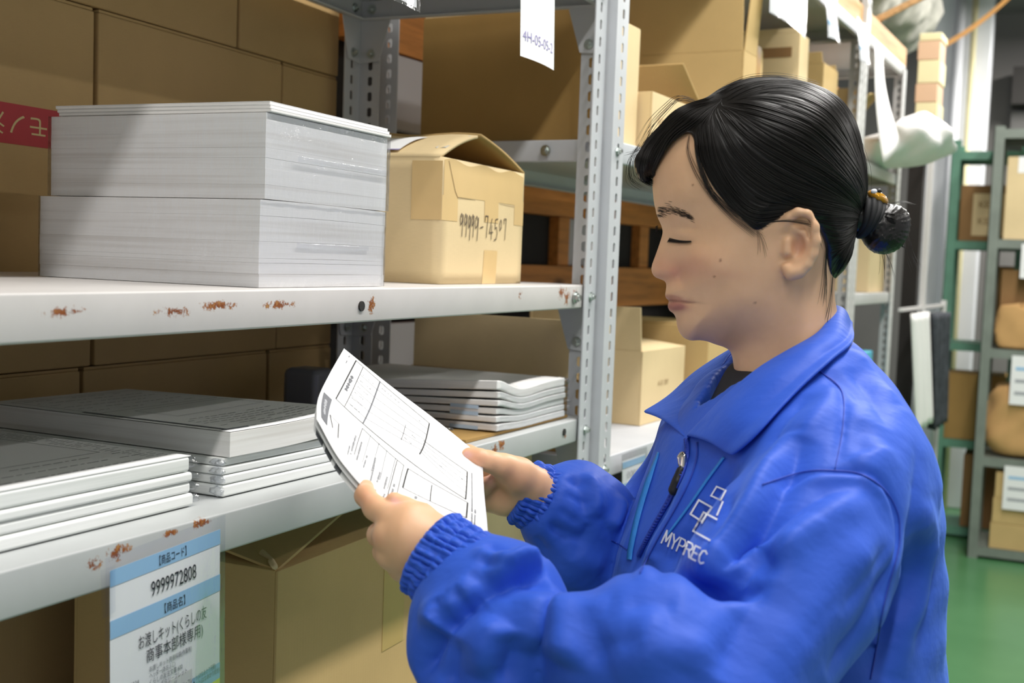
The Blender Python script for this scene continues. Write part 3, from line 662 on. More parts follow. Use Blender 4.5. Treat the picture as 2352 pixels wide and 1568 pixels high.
cx('tan carton with a red and white top label, upper shelf of the grey rack', GX + 0.02, 0.165, 1.6205, (0.34, 0.5, 0.41), 'card_light', tape=[(-0.0008, 0, 0.05, 0.45, 0.33, 0.41, 'sheet'), (-0.0016, 0, 0.05, 0.37, 0.36, 0.41, 'red_tape')])
e = cx('brown carton with a pale printed panel on the green rack', GX + 0.46, 0.40, 1.6205, (0.28, 0.25, 0.30), 'card_brown')
MB().box(-0.0012, 0, 0.0, 0.185, 0.03, 0.255).build('printed_panel', 'card_light', e)
mb = MB()
for i in range(2): text_on(mb, 'KE50', 0.05, lambda x, y: (-0.002, 0.155 - x, 0.18 - i * 0.09 + y), 0, 0)
mb.build('print', 'card_brown', e)
cx('brown carton on the lower middle shelf of the green rack', GX + 0.46, 0.45, 0.5405, (0.28, 0.34, 0.36), 'card_dark')
cx('dim tall brown carton on the bottom shelf of the green rack', GX + 0.47, 0.30, 0.0605, (0.27, 0.22, 0.40), 'card_brown')
cx('dark brown carton at the back of the third shelf, green rack', GX + 0.47, 0.25, 1.0705, (0.27, 0.16, 0.42), 'card_dark')
cx('dark brown carton in shade on the grey rack, under the white card', GX + 0.10, 0.16, 1.0705, (0.28, 0.45, 0.40), 'card_brown')
for i in range(3):
    cx('flat tan carton, %s of three on the bottom shelf of the grey rack' % ['lowest', 'middle', 'topmost'][i], GX + 0.015, 0.135 - 0.006 * i, 0.0605 + i * 0.1305, (0.33, 0.5, 0.13), 'card', group='flat tan cartons, three high')
def parcel(label, x, y, z, sx, sy, sz, mat='kraft_paper', name='kraft_parcel'):
    def fn(u, v):
        a = 2 * math.pi * u; c_, s_ = math.cos(a), math.sin(a); k = (abs(c_) ** 8 + abs(s_) ** 8) ** -0.125
        r = math.sin(math.pi * min(max(v, 0.0), 1.0)) ** 0.09; cr = 1 + 0.04 * math.sin(5 * a + v * 9) + 0.03 * math.sin(13 * a - v * 17)
        return (x + sx / 2 + sx / 2 * k * c_ * r * cr, y - sy / 2 + sy / 2 * k * s_ * r * cr, z + sz * v * (1 + 0.07 * math.sin(3 * a) * v))
    return tag(MB().grid(fn, 48, 24).build(name, mat, smooth=True), label, 'parcel')
parcel('bulging kraft paper parcel on the middle shelf of the grey rack', GX + 0.02, 0.19, 0.5215, 0.34, 0.6, 0.36)
parcel('torn kraft wrapping lying on the grey rack above the bulging parcel', GX + 0.03, 0.17, 1.0715 + 0.0, 0.06, 0.22, 0.22)
def card_x(label, y, z0, z1, wd, x=GX - 0.006):
    e = empty('shelf_card', (x, y, z0), 0, label, 'label', 'white shelf cards on the grey rack')
    MB().box(-0.0008, 0, -wd, 0, 0, z1 - z0).build('card', 'sheet', e)
    for k in range(3): MB().box(-0.0016, -0.0008, -wd + 0.02, -0.02, (z1 - z0) * (0.2 + 0.25 * k), (z1 - z0) * (0.27 + 0.25 * k)).build('print', 'blue_print' if k == 2 else 'ink_pale', e)
card_x('white shelf card hanging below the tan carton on the grey rack', 0.075, 1.43, 1.60, 0.2)
card_x('white shelf card hanging at the kraft parcel, grey rack', 0.085, 0.80, 1.045, 0.25)
card_x('white shelf card hanging above the three flat cartons', 0.085, 0.27, 0.49, 0.25)
# ================================================================== paper on the first rack
def slab(w, d, h, z, bend, nx=12, ny=6, jx=0.0, jy=0.0, top=True):
    """one bundle of sheets with gently bowed faces; bend(x, y) raises it"""
    mb = MB(); hh = h
    def P(u, v, k):
        x, y = u * w + jx, v * d + jy
        return (x, y, z + bend(x, y) + k * hh)
    mb.grid(lambda u, v: P(u, v, 1), nx, ny); mb.grid(lambda u, v: P(u, v, 0), nx, ny, True)
    for fn, n in ((lambda s: (s, 0), nx), (lambda s: (1, s), ny), (lambda s: (1 - s, 1), nx), (lambda s: (0, 1 - s), ny)):
        mb.grid(lambda u, v: P(*fn(u), v), n, 3)
    bm = bmesh.new(); me = bpy.data.meshes.new('t'); me.from_pydata(mb.v, [], mb.f); bm.from_mesh(me); bmesh.ops.remove_doubles(bm, verts=bm.verts, dist=1e-6)
    bmesh.ops.recalc_face_normals(bm, faces=bm.faces); bm.to_mesh(me); bm.free()
    mb.v = [tuple(v.co) for v in me.vertices]; mb.f = [tuple(p.vertices) for p in me.polygons]; bpy.data.meshes.remove(me)
    return mb
def shell(w, d, h, off, bend0, bend1, n=16):
    """plastic skin around a bundle"""
    mb = MB()
    def ring(s):
        s *= 4
        if s < 1: return (s, 0)
        if s < 2: return (1, s - 1)
        if s < 3: return (3 - s, 1)
        return (0, 4 - s)
    def fn(u, v):
        a, b = ring(u % 1.0 if u < 1 else 0.0); x, y = a * w, b * d
        ox = (-off if a <= 0 else off if a >= 1 else 0); oy = (-off if b <= 0 else off if b >= 1 else 0)
        z = bend0(x, y) * (1 - v) + (h + bend1(x, y)) * v
        cr = 0.0006 * math.sin(u * 160 + v * 11) * math.sin(v * 23 + u * 31)
        return (x + ox + (cr if ox else 0), y + oy + (cr if oy else 0), z)
    return mb.grid(fn, 4 * n, 10)
def bow0(x, y): return 0.0
w, d = 0.237, 0.286
pl = empty('paper_stack', (0.931, 0.690, 1.3935), 0, 'shrink-wrapped block of white paper, the lower of the two on the middle shelf', 'paper', 'wrapped white paper blocks')
zs = [0.0, 0.013, 0.024, 0.0285, 0.045, 0.070, 0.0855]
lowbow = lambda x, y: 0.0
for i in range(6):
    k = i / 5
    slab(w, d, zs[i + 1] - zs[i] - 0.00008, zs[i], lambda x, y: -0.0015 * k * math.cos(math.pi * x / w) * 0 + 0.0008 * k * math.sin(math.pi * x / w), jx=random.uniform(-.0003, .0003), jy=random.uniform(-.0003, .0003)).build('paper_bundle', 'paper', pl)
shell(w, d, 0.0855, 0.0012, bow0, bow0).build('shrink_film', 'shrink', pl, smooth=True)
pu = empty('paper_stack', (0.936, 0.688, 1.480), 0, 'shrink-wrapped block of white paper lying on top of the other block', 'paper', 'wrapped white paper blocks')
zs = [0.0, 0.014, 0.029, 0.040, 0.050, 0.064, 0.0835]
ub = lambda x, y: 0.0
for i in range(6):
    k = i / 5
    slab(w - 0.006, d - 0.008, zs[i + 1] - zs[i] - 0.00008, zs[i], ub, jx=0.002 + random.uniform(-.0003, .0003), jy=0.002 + random.uniform(-.0003, .0003)).build('paper_bundle', 'paper', pu)
shell(w - 0.004, d - 0.006, 0.0835, 0.0014, bow0, bow0).build('shrink_film', 'shrink', pu, smooth=True)
def crinkle(par, x0, x1, z0, z1, seed, amp=0.0016):
    rn = np.random.RandomState(seed); K = [(rn.uniform(60, 260), rn.uniform(60, 320), rn.uniform(0, 6)) for _ in range(9)]
    def fn(u, v):
        x = x0 + (x1 - x0) * u; z = z0 + (z1 - z0) * v; n = sum(abs(math.sin(a * x + b_ * z + c)) for a, b_, c in K) / 9; ed = min(1, 6 * min(u, 1 - u, v, 1 - v))
        return (x, -0.0022 - amp * (n - 0.4) * ed, z)
    return MB().grid(fn, 40, 40).build('film_crinkle', 'film_soft', par, smooth=True)
crinkle(pu, 0.05, 0.23, 0.040, 0.046, 4); crinkle(pl, 0.06, 0.2, 0.040, 0.045, 5)
for i in range(3):
    b = empty('booklet', (0.940 + 0.001 * i, 0.686 + 0.0015 * i, 1.5642 + 0.0036 * i), math.radians(0.4 * i), 'thin white booklet on the wrapped paper, %s of three' % ['lowest', 'middle', 'topmost'][i], 'booklet', 'thin booklets on the wrapped paper')
    lift = lambda x, y: 0.0009 * i * (x / w) ** 2 + 0.0
    slab(w - 0.006, d - 0.012, 0.0031, 0.0, lambda x, y: 0.0, nx=14).build('pages', 'paper', b, bevel=0.0008)
    MB().box(0, w - 0.006, 0, d - 0.012, 0.0031, 0.0034).build('cover', 'sheet', b)
# lower shelf: tilted plane, so everything there sits on an Empty with the same tilt
TL = 0.0150
def zlow(x): return 1.1885 - TL * (x - 0.90) + 0.0008
def on_low(name, x, y, rz, label, cat='paper', group=None): 
    o = empty(name, (x, y, zlow(x)), rz, label, cat, group, ry=TL); return o
def print_lines(mb, x0, x1, y0, y1, z, rows, seed=0, w=0.0012):
    rnd = random.Random(seed)
    for r in range(rows):
        y = y0 + (y1 - y0) * r / max(1, rows - 1); x = x0
        while x < x1:
            L = rnd.uniform(0.004, 0.014)
            if rnd.random() < 0.8: mb.add([(x, y, z), (min(x + L, x1), y, z), (min(x + L, x1), y + w, z), (x, y + w, z)], [(0, 1, 2, 3)])
            x += L + 0.003
def frame_lines(mb, x0, x1, y0, y1, z, w=0.0008):
    for a, b, c, e_ in ((x0, x1, y0, y0 + w), (x0, x1, y1 - w, y1), (x0, x0 + w, y0, y1), (x1 - w, x1, y0, y1)): mb.add([(a, c, z), (b, c, z), (b, e_, z), (a, e_, z)], [(0, 1, 2, 3)])
def puff(mb, c, r, seed):
    rnd = random.Random(seed); ph = [rnd.uniform(0, 6) for _ in range(4)]
    def fn(u, v):
        a = 2 * math.pi * u; b = math.pi * v; k = 1 + 0.3 * math.sin(3 * a + ph[0]) * math.sin(b) + 0.2 * math.sin(5 * a + 4 * b + ph[1])
        return (c[0] + r[0] * k * math.sin(b) * math.cos(a), c[1] + r[1] * k * math.sin(b) * math.sin(a), c[2] + r[2] * math.cos(b) * (1 + 0.2 * math.sin(2 * a + ph[2])))
    mb.grid(fn, 18, 10)
# left pile
L_ = on_low('paper_stack', 0.560, 0.703, 0, 'pile of plastic-wrapped white forms at the left edge of the lower shelf')
zz = 0.0003; w, d = 0.297, 0.30
for i, h in enumerate((0.0125, 0.0105, 0.0095, 0.0145)):
    o = slab(w - 0.002 * (i % 2), d, h - 0.0006, zz, bow0, jx=-0.001 * i, jy=0.0015 * (i % 2)).build('paper_bundle', 'paper_cool', L_, bevel=0.0028, seg=3)
    zz += h
    f = MB(); puff(f, (w + 0.003, 0.012, zz - h / 2), (0.006, 0.012, h * 0.42), i); f.build('film_end', 'film_soft', L_, smooth=True)
zz += 0.0004
MB().box(0.0, w - 0.004, 0.002, d - 0.004, zz - 0.0008, zz).build('top_sheet', 'sheet', L_)
mb = MB(); print_lines(mb, 0.02, 0.27, 0.02, 0.06, zz + 0.0002, 3, 1); print_lines(mb, 0.262, 0.287, 0.02, 0.25, zz + 0.0002, 34, 2, 0.001); frame_lines(mb, 0.02, 0.255, 0.075, 0.28, zz + 0.0002); mb.build('print', 'ink_grey', L_)
# middle pile
Mi = on_low('paper_stack', 0.902, 0.705, math.radians(-1), 'pile of printed forms on wrapped bundles in the middle of the lower shelf')
zz = 0.0004; w, d = 0.213, 0.335
for i, h in enumerate((0.0115, 0.0095, 0.0085, 0.0085)):
    slab(w, d, h - 0.0006, zz, bow0, jx=0.002 * (i % 2), jy=0.001 * i).build('paper_bundle', 'paper_cool', Mi, bevel=0.002, seg=3)
    zz += h
    f = MB(); puff(f, (-0.001, 0.006, zz - h / 2), (0.004, 0.008, h * 0.42), i + 9); f.build('film_end', 'film_soft', Mi, smooth=True)
def mbow(x, y): return 0.0035 * max(0, (x / w) - 0.25) ** 2 * 3 * (1 - y / d)
slab(w, d, 0.0245, zz + 0.0003, mbow, nx=16, jx=0.006, jy=-0.002).build('paper_bundle', 'paper', Mi, bevel=0.0006); zz += 0.0248
MB().grid(lambda u, v: (0.006 + u * w, -0.002 + v * d, zz + 0.0007 + mbow(u * w, v * d)), 16, 8).build('top_sheet', 'sheet', Mi)
mb = MB(); zt = zz + 0.0012; fnz = lambda x, y: (x, y, zt + mbow(x - 0.006, y + 0.002))
def warp(mb): mb.v = [(x, y, z + mbow(x - 0.006, y + 0.002)) for x, y, z in mb.v]; return mb
print_lines(mb, 0.035, 0.20, 0.012, 0.085, zt, 8, 3, 0.0011); frame_lines(mb, 0.06, 0.205, 0.11, 0.17, zt); frame_lines(mb, 0.02, 0.208, 0.18, 0.31, zt); print_lines(mb, 0.03, 0.19, 0.20, 0.30, zt, 6, 4)
mb.add([(0.014, 0.01, zt), (0.019, 0.01, zt), (0.019, 0.2, zt), (0.014, 0.2, zt)], [(0, 1, 2, 3)]); mb.add([(0.010, 0.008, zt), (0.05, 0.008, zt), (0.05, 0.013, zt), (0.010, 0.013, zt)], [(0, 1, 2, 3)])
warp(mb).build('print', 'ink_grey', Mi)
# right pile in crinkled bags on a cardboard sheet
cs = on_low('cardboard_sheet', 1.385, 0.683, 0, 'corrugated cardboard sheet under the bagged paper at the right of the lower shelf', 'cardboard'); MB().box(0, 0.372, 0, 0.36, 0.0, 0.004).build('sheet', 'card_dark', cs)
Rr = on_low('paper_stack', 1.476, 0.679, math.radians(0), 'pile of bagged white leaflets with a curled top, right end of the lower shelf')
zz = 0.0046; w, d = 0.258, 0.33
def rbow(k):
    return lambda x, y: k * (0.022 * math.exp(-((x / 0.055) ** 2)) * max(0, 1 - y / 0.20) - 0.010 * math.exp(-(((x - 0.09) / 0.07) ** 2)) * max(0, 1 - y / 0.18)) - 0.0
for i, h in enumerate((0.0105, 0.0095, 0.0095, 0.0095, 0.010, 0.014)):
    k = (i + 1) / 6 * 0.62
    slab(w + 0.002 * (i % 2), d, h - 0.0012, zz, rbow(k), nx=30, ny=8, jx=-0.0015 * (i % 2), jy=0.0012 * (i % 3)).build('paper_bundle', 'paper', Rr, bevel=0.0016)
    f = MB(); puff(f, (w + 0.003, 0.01, zz + h / 2), (0.006, 0.014, h * 0.45), i + 30); f.build('film_end', 'film_soft', Rr, smooth=True)
    sk = MB(); sk.grid(lambda u, v: (u * w, -0.0025 - 0.0012 * math.sin(u * 40 + v * 9 + i), zz + h * v + rbow(k)(u * w, 0)), 40, 3); sk.build('film_skin', 'film_soft', Rr, smooth=True)
    if i in (0, 2, 3): MB().box(-0.0020, -0.0012 - 0.0005, 0.03, 0.075, zz + 0.002, zz + 0.007).build('blue_tab', 'sheet_blue', Rr)
    zz += h
Sm = on_low('leaflet_bag', 1.305, 0.735, math.radians(6), 'small clear bag of leaflets lying beside the curled pile')
for i in range(2): slab(0.115, 0.20, 0.0075, 0.0003 + 0.0088 * i, bow0, jx=0.002 * i).build('leaflets', 'paper', Sm, bevel=0.002)
f = MB(); puff(f, (0.122, 0.03, 0.009), (0.012, 0.04, 0.009), 77); f.build('bag_end', 'film_soft', Sm, smooth=True)
f = MB(); f.grid(lambda u, v: (0.118 * u, -0.003 - 0.0015 * math.sin(u * 50 + v * 8), 0.018 * v), 24, 4); f.build('bag_skin', 'film_soft', Sm, smooth=True)
o = on_low('cardboard_offcut', 1.17, 0.92, 0.2, 'brown cardboard offcut lying behind the printed forms', 'cardboard'); MB().box(0, 0.16, 0, 0.16, 0, 0.035).build('sheet', 'card_brown', o)
o = on_low('grey_pouch', 1.395, 0.93, 0.0, 'dark grey plastic pouch behind the held form', 'pouch'); MB().box(0, 0.055, 0, 0.06, 0.0, 0.080).build('pouch', plain('grey pouch', '#6a6a70', 0.3), o, bevel=0.01)
# ================================================================== cards hanging from the shelf edges
def hang_card(label, frame, w, h, bow=0.006, swing=0.0, sleeve=True, name='product_card'):
    """frame: (origin at top-left, along, normal) ; returns (empty, surface fn)"""
    o, al, nm = frame; e = empty(name, o, 0, label, 'label'); al = Vector(al).normalized(); nm = Vector(nm).normalized()
    def fn(x, y, off=0.0):   # y downwards
        return al * x + Vector((0, 0, -y)) + nm * (off + bow * math.sin(math.pi * x / w) * (y / h) + swing * y)
    MB().grid(lambda u, v: fn(u * w, v * h), 12, 12).build('card', 'sheet', e, smooth=True)
    if sleeve: MB().grid(lambda u, v: fn(-0.006 + u * (w + 0.012), -0.012 + v * (h + 0.016), 0.0012 + 0.0006 * math.sin(u * 20) * v), 16, 12).build('clear_sleeve', 'film', e, smooth=True)
    return e, fn
tiltv = (0.9989, 0, 0.047)
e, fn = hang_card('blue and white product card reading 9999972808 hanging from the lower shelf', (Vector((0.700, 0.6565, 1.1715)), tiltv, (0, -1, 0)), 0.137, 0.20, 0.006, 0.02)
def P_(off): return lambda x, y: fn(x, -y, off)
def band(y0, y1, mat, x0=0.0, x1=0.137):
    mb = MB(); rect_on(mb, x0, x1, -y0, -y1, P_(0.0004), 10); return mb.build('printed_band', mat, e)
band(0.0, 0.0135, 'blue_print'); band(0.041, 0.056, 'blue_print'); band(0.122, 0.1365, 'blue_print'); band(0.1365, 0.17, 'yellow')
mb = MB(); f_ = P_(0.0008)
text_on(mb, '【商品コード】', 0.0092, f_, 0.0735, -0.0105, 'c', width=0.034); text_on(mb, '9999972808', 0.018, f_, 0.0745, -0.0345, 'c', width=0.057)
text_on(mb, '【商品名】', 0.0092, f_, 0.0745, -0.0525, 'c', width=0.026)
text_on(mb, 'お渡しキット(くらしの友', 0.0130, f_, 0.0735, -0.0735, 'c', width=0.086); text_on(mb, '商事本部様専用)', 0.0130, f_, 0.075, -0.0875, 'c', width=0.072)
text_on(mb, 'コード】', 0.0092, f_, 0.08, -0.1330, 'l', width=0.018)
mb.build('lettering', 'ink', e)
mb = MB()
for i, s in enumerate(('お渡しキット用資料袋(作業有)', 'ヘッダー(あおふじ)', 'くらしの友注文書 600', 'さぁいざ今リーフレット', 'お手もらえ600mmL?', 'くらしの友商事本部専用リーフレット(はなあかり冠動)', 'くらしの友商事本部専用リーフレット(はなあかり総合)')):
    text_on(mb, s, 0.0055, f_, 0.042, -0.0965 - 0.0056 * i, 'l', width=[0.053, 0.031, 0.040, 0.046, 0.032, 0.088, 0.094][i])
for i in range(6): text_on(mb, '00001000034', 0.0050, f_, 0.003, -0.102 - 0.0060 * i, 'l', width=0.027)
mb.build('small_print', 'ink_grey', e)
mb = MB(); rect_on(mb, 0.04, 0.095, -0.1125, -0.1265, P_(0.0006), 4); mb.build('correction_patch', plain('grey correction tape', '#d7d6d4', 0.5), e)
mb = MB(); mb.add([fn(-0.012, -0.004, 0.002), fn(0.004, -0.004, 0.002), fn(0.004, 0.034, 0.002), fn(-0.010, 0.036, 0.002)], [(0, 3, 2, 1)]); mb.build('tape', 'film', e)
# cards at the top of the first rack
e, fn = hang_card('white card marked 4H-05-05-2 hanging from the top shelf', (Vector((1.428, 0.648, 1.86)), (1, 0, 0), (0, -1, 0)), 0.118, 0.160, 0.004, 0.03, sleeve=False)
f_ = lambda x, y: fn(x, -y, 0.0006)
mb = MB(); text_on(mb, '4H-05-05-2', 0.02, f_, 0.006, -0.138, 'l', width=0.104); mb.build('lettering', 'violet', e)
mb = MB(); text_on(mb, 'リーフレット', 0.026, f_, 0.012, -0.060, 'l', width=0.092); mb.build('lettering', 'violet', e)
hang_card('plain white card at the top edge, above the wrapped paper', (Vector((1.035, 0.648, 1.86)), (1, 0, 0), (0, -1, 0)), 0.112, 0.156, 0.003, 0.02)
# cards on the second rack
def card2(label, u, z1, w, h, v=-0.012, blue=True, seed=0, swing=0.05, txt=None, tcol='ink_pale'):
    e, fn = hang_card(label, (w2(u, v, z1), tuple(EU), tuple(-EV)), w, h, 0.012, swing)
    if blue:
        for a, b in ((0.02, 0.10), (0.30, 0.36), (0.62, 0.72)):
            mb = MB(); mb.grid(lambda s, q: fn(s * w, h * (a + (b - a) * q), 0.0008), 8, 1); mb.build('printed_band', 'blue_print', e)
    mb = MB(); f_ = lambda x, y: fn(x, -y, 0.0012)
    for i, s in enumerate(txt or ['9999', '04-05']): text_on(mb, s, h * 0.13, f_, w * 0.5, -h * (0.24 + 0.24 * i), 'c', width=w * 0.7)
    mb.build('lettering', tcol, e); return e
card2('large white card with violet edging hanging from the top of the long rack', 0.80, 2.15, 0.31, 0.155, blue=False, swing=0.02, txt=['3', '4H 0000'], tcol='violet')
card2('narrow blue-striped card, left of the two hanging near the far post', 1.30, 2.15, 0.12, 0.118, swing=0.12)
card2('narrow blue-striped card, right of the two hanging near the far post', 1.69, 2.15, 0.13, 0.112, swing=0.12)
card2('small blue-banded card hanging in front of the timber, beside the face', 0.235, 1.606, 0.11, 0.125, swing=0.05, txt=['60', '4-10'], tcol='ink')
card2('small blue-topped card on the lower shelf edge beside the jacket', 0.075, 1.092, 0.105, 0.13, swing=0.05, txt=['000000', '0000'])
# ================================================================== the person (implicit surfaces meshed with surface nets)
FP = F_PX
def cp(px, py, z): return np.array(((px - 1176) / FP * z, (py - 784) / FP * z, z))      # camera-metric: right, down, forward
def to_world(v): return np.asarray(v) @ RC.T + np.array((0, 0, CAM_Z))
PERSON = empty('person', (0, 0, 0), 0, 'person in a blue windbreaker with tied black hair, reading a printed form', 'person')
_pb = to_world(cp(1830, 1250, 1.09)); PB = np.array((_pb[0], _pb[1], 0.0))
PERSON.location = PB
def surface_nets(F, org, h):
    F = F.astype(np.float32); nx, ny, nz = F.shape
    s = F < 0
    cnt = np.zeros((nx - 1, ny - 1, nz - 1), np.int8); C8 = [(i, j, k) for i in (0, 1) for j in (0, 1) for k in (0, 1)]
    def sub(A, o): return A[o[0]:nx - 1 + o[0], o[1]:ny - 1 + o[1], o[2]:nz - 1 + o[2]]
    for o in C8: cnt += sub(s, o)
    act = np.argwhere((cnt > 0) & (cnt < 8))
    if len(act) == 0: return np.zeros((0, 3)), np.zeros((0, 4), int)
    acc = np.zeros((len(act), 3)); n = np.zeros(len(act))
    i, j, k = act.T
    for a in C8:
        for ax in range(3):
            if a[ax]: continue
            b = list(a); b[ax] = 1
            fa = F[i + a[0], j + a[1], k + a[2]]; fb = F[i + b[0], j + b[1], k + b[2]]
            mk = (fa < 0) != (fb < 0)
            t = np.where(mk, fa / np.where(mk, fa - fb, 1), 0)
            p = np.tile(np.array(a, float), (len(act), 1)); p[:, ax] += t
            acc += p * mk[:, None]; n += mk
    V = (acc / n[:, None] + act) * h + np.array(org)
    idx = -np.ones((nx - 1, ny - 1, nz - 1), np.int64); idx[i, j, k] = np.arange(len(act))
    faces = []
    for ax in range(3):
        sl0 = [slice(1, -1)] * 3; sl1 = [slice(1, -1)] * 3
        sl0[ax] = slice(0, -1); sl1[ax] = slice(1, None)
        A, B = s[tuple(sl0)], s[tuple(sl1)]; e = np.argwhere(A != B)
        if len(e) == 0: continue
        off = np.ones(3, int); off[ax] = 0
        g = e + off
        u, w = [x for x in range(3) if x != ax]
        def at(du, dw):
            q = g.copy(); q[:, u] -= du; q[:, w] -= dw; return idx[q[:, 0], q[:, 1], q[:, 2]]
        Q = np.stack([at(1, 1), at(0, 1), at(0, 0), at(1, 0)], 1)
        flip = A[tuple(e.T)]
        if ax == 1: flip = ~flip
        Q[~flip] = Q[~flip][:, ::-1]
        faces.append(Q)
    Fq = np.concatenate(faces); Fq = Fq[(Fq >= 0).all(1)]
    return V, Fq
def vnormals(V, Q):
    n = np.cross(V[Q[:, 2]] - V[Q[:, 0]], V[Q[:, 3]] - V[Q[:, 1]]); N = np.zeros_like(V)
    for c in range(4): np.add.at(N, Q[:, c], n)
    return N / (np.linalg.norm(N, axis=1)[:, None] + 1e-12)
def relax(V, Q, it=2, lam=0.5):
    E = np.concatenate([Q[:, [0, 1]], Q[:, [1, 2]], Q[:, [2, 3]], Q[:, [3, 0]]])
    for _ in range(it):
        S_ = np.zeros_like(V); n = np.zeros(len(V))
        np.add.at(S_, E[:, 0], V[E[:, 1]]); np.add.at(n, E[:, 0], 1); np.add.at(S_, E[:, 1], V[E[:, 0]]); np.add.at(n, E[:, 1], 1)
        V = V + lam * (S_ / n[:, None] - V)
    return V
def grid_pts(lo, hi, h):
    ax = [np.arange(a, b + h, h, dtype=np.float32) for a, b in zip(lo, hi)]
    return np.meshgrid(*ax, indexing='ij')
def smin(a, b, k):
    h = np.clip(0.5 + 0.5 * (b - a) / k, 0, 1); return b + (a - b) * h - k * h * (1 - h)
def smax(a, b, k): return -smin(-a, -b, k)
def capsule(X, a, b, ra, rb):
    a = np.asarray(a, float); b = np.asarray(b, float); d = b - a; L = d @ d + 1e-12
    t = np.clip(((X[0] - a[0]) * d[0] + (X[1] - a[1]) * d[1] + (X[2] - a[2]) * d[2]) / L, 0, 1).astype(np.float32)
    return np.sqrt((X[0] - a[0] - t * d[0]) ** 2 + (X[1] - a[1] - t * d[1]) ** 2 + (X[2] - a[2] - t * d[2]) ** 2) - (ra + (rb - ra) * t)
def ellipsoid(X, c, r, R=None):
    q = np.stack([X[0] - c[0], X[1] - c[1], X[2] - c[2]])
    if R is not None: q = np.tensordot(np.asarray(R).T, q, 1)
    k0 = np.sqrt((q[0] / r[0]) ** 2 + (q[1] / r[1]) ** 2 + (q[2] / r[2]) ** 2)
    k1 = np.sqrt((q[0] / r[0] ** 2) ** 2 + (q[1] / r[1] ** 2) ** 2 + (q[2] / r[2] ** 2) ** 2) + 1e-9
    return k0 * (k0 - 1) / k1
def chain(X, pts, k=0.006):
    """pts: [(px, py, z, r)] in photo pixels and metres"""
    F = None
    for p, q in zip(pts[:-1], pts[1:]):
        c = capsule(X, cp(*p[:3]), cp(*q[:3]), p[3], q[3]); F = c if F is None else smin(F, c, k)
    return F
def catmull(P, n=6, closed=False):
    P = np.asarray(P, float); m_ = len(P); out = []
    rng = range(m_ if closed else m_ - 1)
    for i in rng:
        g = (lambda j: P[j % m_]) if closed else (lambda j: P[min(max(j, 0), m_ - 1)])
        p0, p1, p2, p3 = g(i - 1), g(i), g(i + 1), g(i + 2)
        for t in np.arange(n) / n:
            out.append(0.5 * ((2 * p1) + (p2 - p0) * t + (2 * p0 - 5 * p1 + 4 * p2 - p3) * t * t + (3 * p1 - p0 - 3 * p2 + p3) * t ** 3))
    if not closed: out.append(P[-1])
    return np.array(out)
def poly_sd(PX, PY, poly):
    """signed distance (inside positive) from points to a closed polygon, pixels"""
    d = np.full(PX.shape, 1e9); ins = np.zeros(PX.shape, bool); n = len(poly)
    for i in range(n):
        a, b = poly[i], poly[(i + 1) % n]; e = b - a
        wx, wy = PX - a[0], PY - a[1]; t = np.clip((wx * e[0] + wy * e[1]) / (e @ e + 1e-9), 0, 1)
        d = np.minimum(d, (wx - t * e[0]) ** 2 + (wy - t * e[1]) ** 2)
        c = ((a[1] > PY) != (b[1] > PY)) & (PX < e[0] * (PY - a[1]) / (e[1] if abs(e[1]) > 1e-9 else 1e-9) + a[0]); ins ^= c
    return np.where(ins, 1, -1) * np.sqrt(d)
def idw(PX, PY, ctl, col, eps=10.0):
    num = 0; den = 0
    for c in ctl:
        w_ = 1 / ((PX - c[0]) ** 2 + (PY - c[1]) ** 2 + eps ** 2) ** 2; num = num + w_ * c[col]; den = den + w_
    return num / den
def blur2(A, s):
    r = int(3 * s) + 1; k = np.exp(-0.5 * (np.arange(-r, r + 1) / s) ** 2); k /= k.sum()
    for ax in (0, 1):
        P = np.pad(A, [(r, r) if a == ax else (0, 0) for a in (0, 1)], mode='edge')
        A = sum(k[i] * np.take(P, range(i, i + A.shape[ax]), axis=ax) for i in range(2 * r + 1))
    return A
def mesh_obj(name, V, Q, mat, parent=PERSON, smooth=True, cols=None, world=False):
    V = V if world else to_world(V)
    me = bpy.data.meshes.new(name); me.vertices.add(len(V)); me.vertices.foreach_set('co', (V - PB).astype(np.float32).ravel())
    Q = np.asarray(Q); me.loops.add(Q.size); me.loops.foreach_set('vertex_index', Q.ravel().astype(np.int32))
    me.polygons.add(len(Q)); me.polygons.foreach_set('loop_start', np.arange(0, Q.size, Q.shape[1], dtype=np.int32)); me.polygons.foreach_set('loop_total', np.full(len(Q), Q.shape[1], np.int32))
    me.update(calc_edges=True); me.validate()
    if cols is not None:
        at = me.color_attributes.new('tint', 'FLOAT_COLOR', 'POINT'); at.data.foreach_set('color', np.concatenate([cols, np.ones((len(cols), 1))], 1).astype(np.float32).ravel())
    me.materials.append(M[mat] if isinstance(mat, str) else mat)
    if smooth: me.shade_smooth()
    o = bpy.data.objects.new(name, me); COL.objects.link(o); o.parent = parent
    return o
# ---- materials
t = NT('skin'); va = t.node('ShaderNodeVertexColor'); va.layer_name = 'tint'
v = t.coord(); nz = t.noise(v, 55, 4, 0.6)
mx = t.node('ShaderNodeMix', data_type='RGBA', blend_type='MULTIPLY'); mx.inputs[0].default_value = 1
t.link(va.outputs[0], mx.inputs[6]); t.link(t.ramp(nz, [(0.3, (0.94, 0.92, 0.90, 1)), (0.7, (1.0, 1.0, 1.0, 1))]), mx.inputs[7])
t.set(Base_Color=mx.outputs[2], Roughness=0.46, Subsurface_Weight=0.18, Subsurface_Radius=(0.010, 0.004, 0.002), Subsurface_Scale=0.5, Specular_IOR_Level=0.38)
t.bump(t.noise(v, 700, 2), 0.05, 0.0004); M['skin'] = t.m
t = NT('blue windbreaker nylon'); v = t.coord()
n1 = t.noise(v, 5, 4, 0.55); n2 = t.noise(v, 28, 4, 0.6)
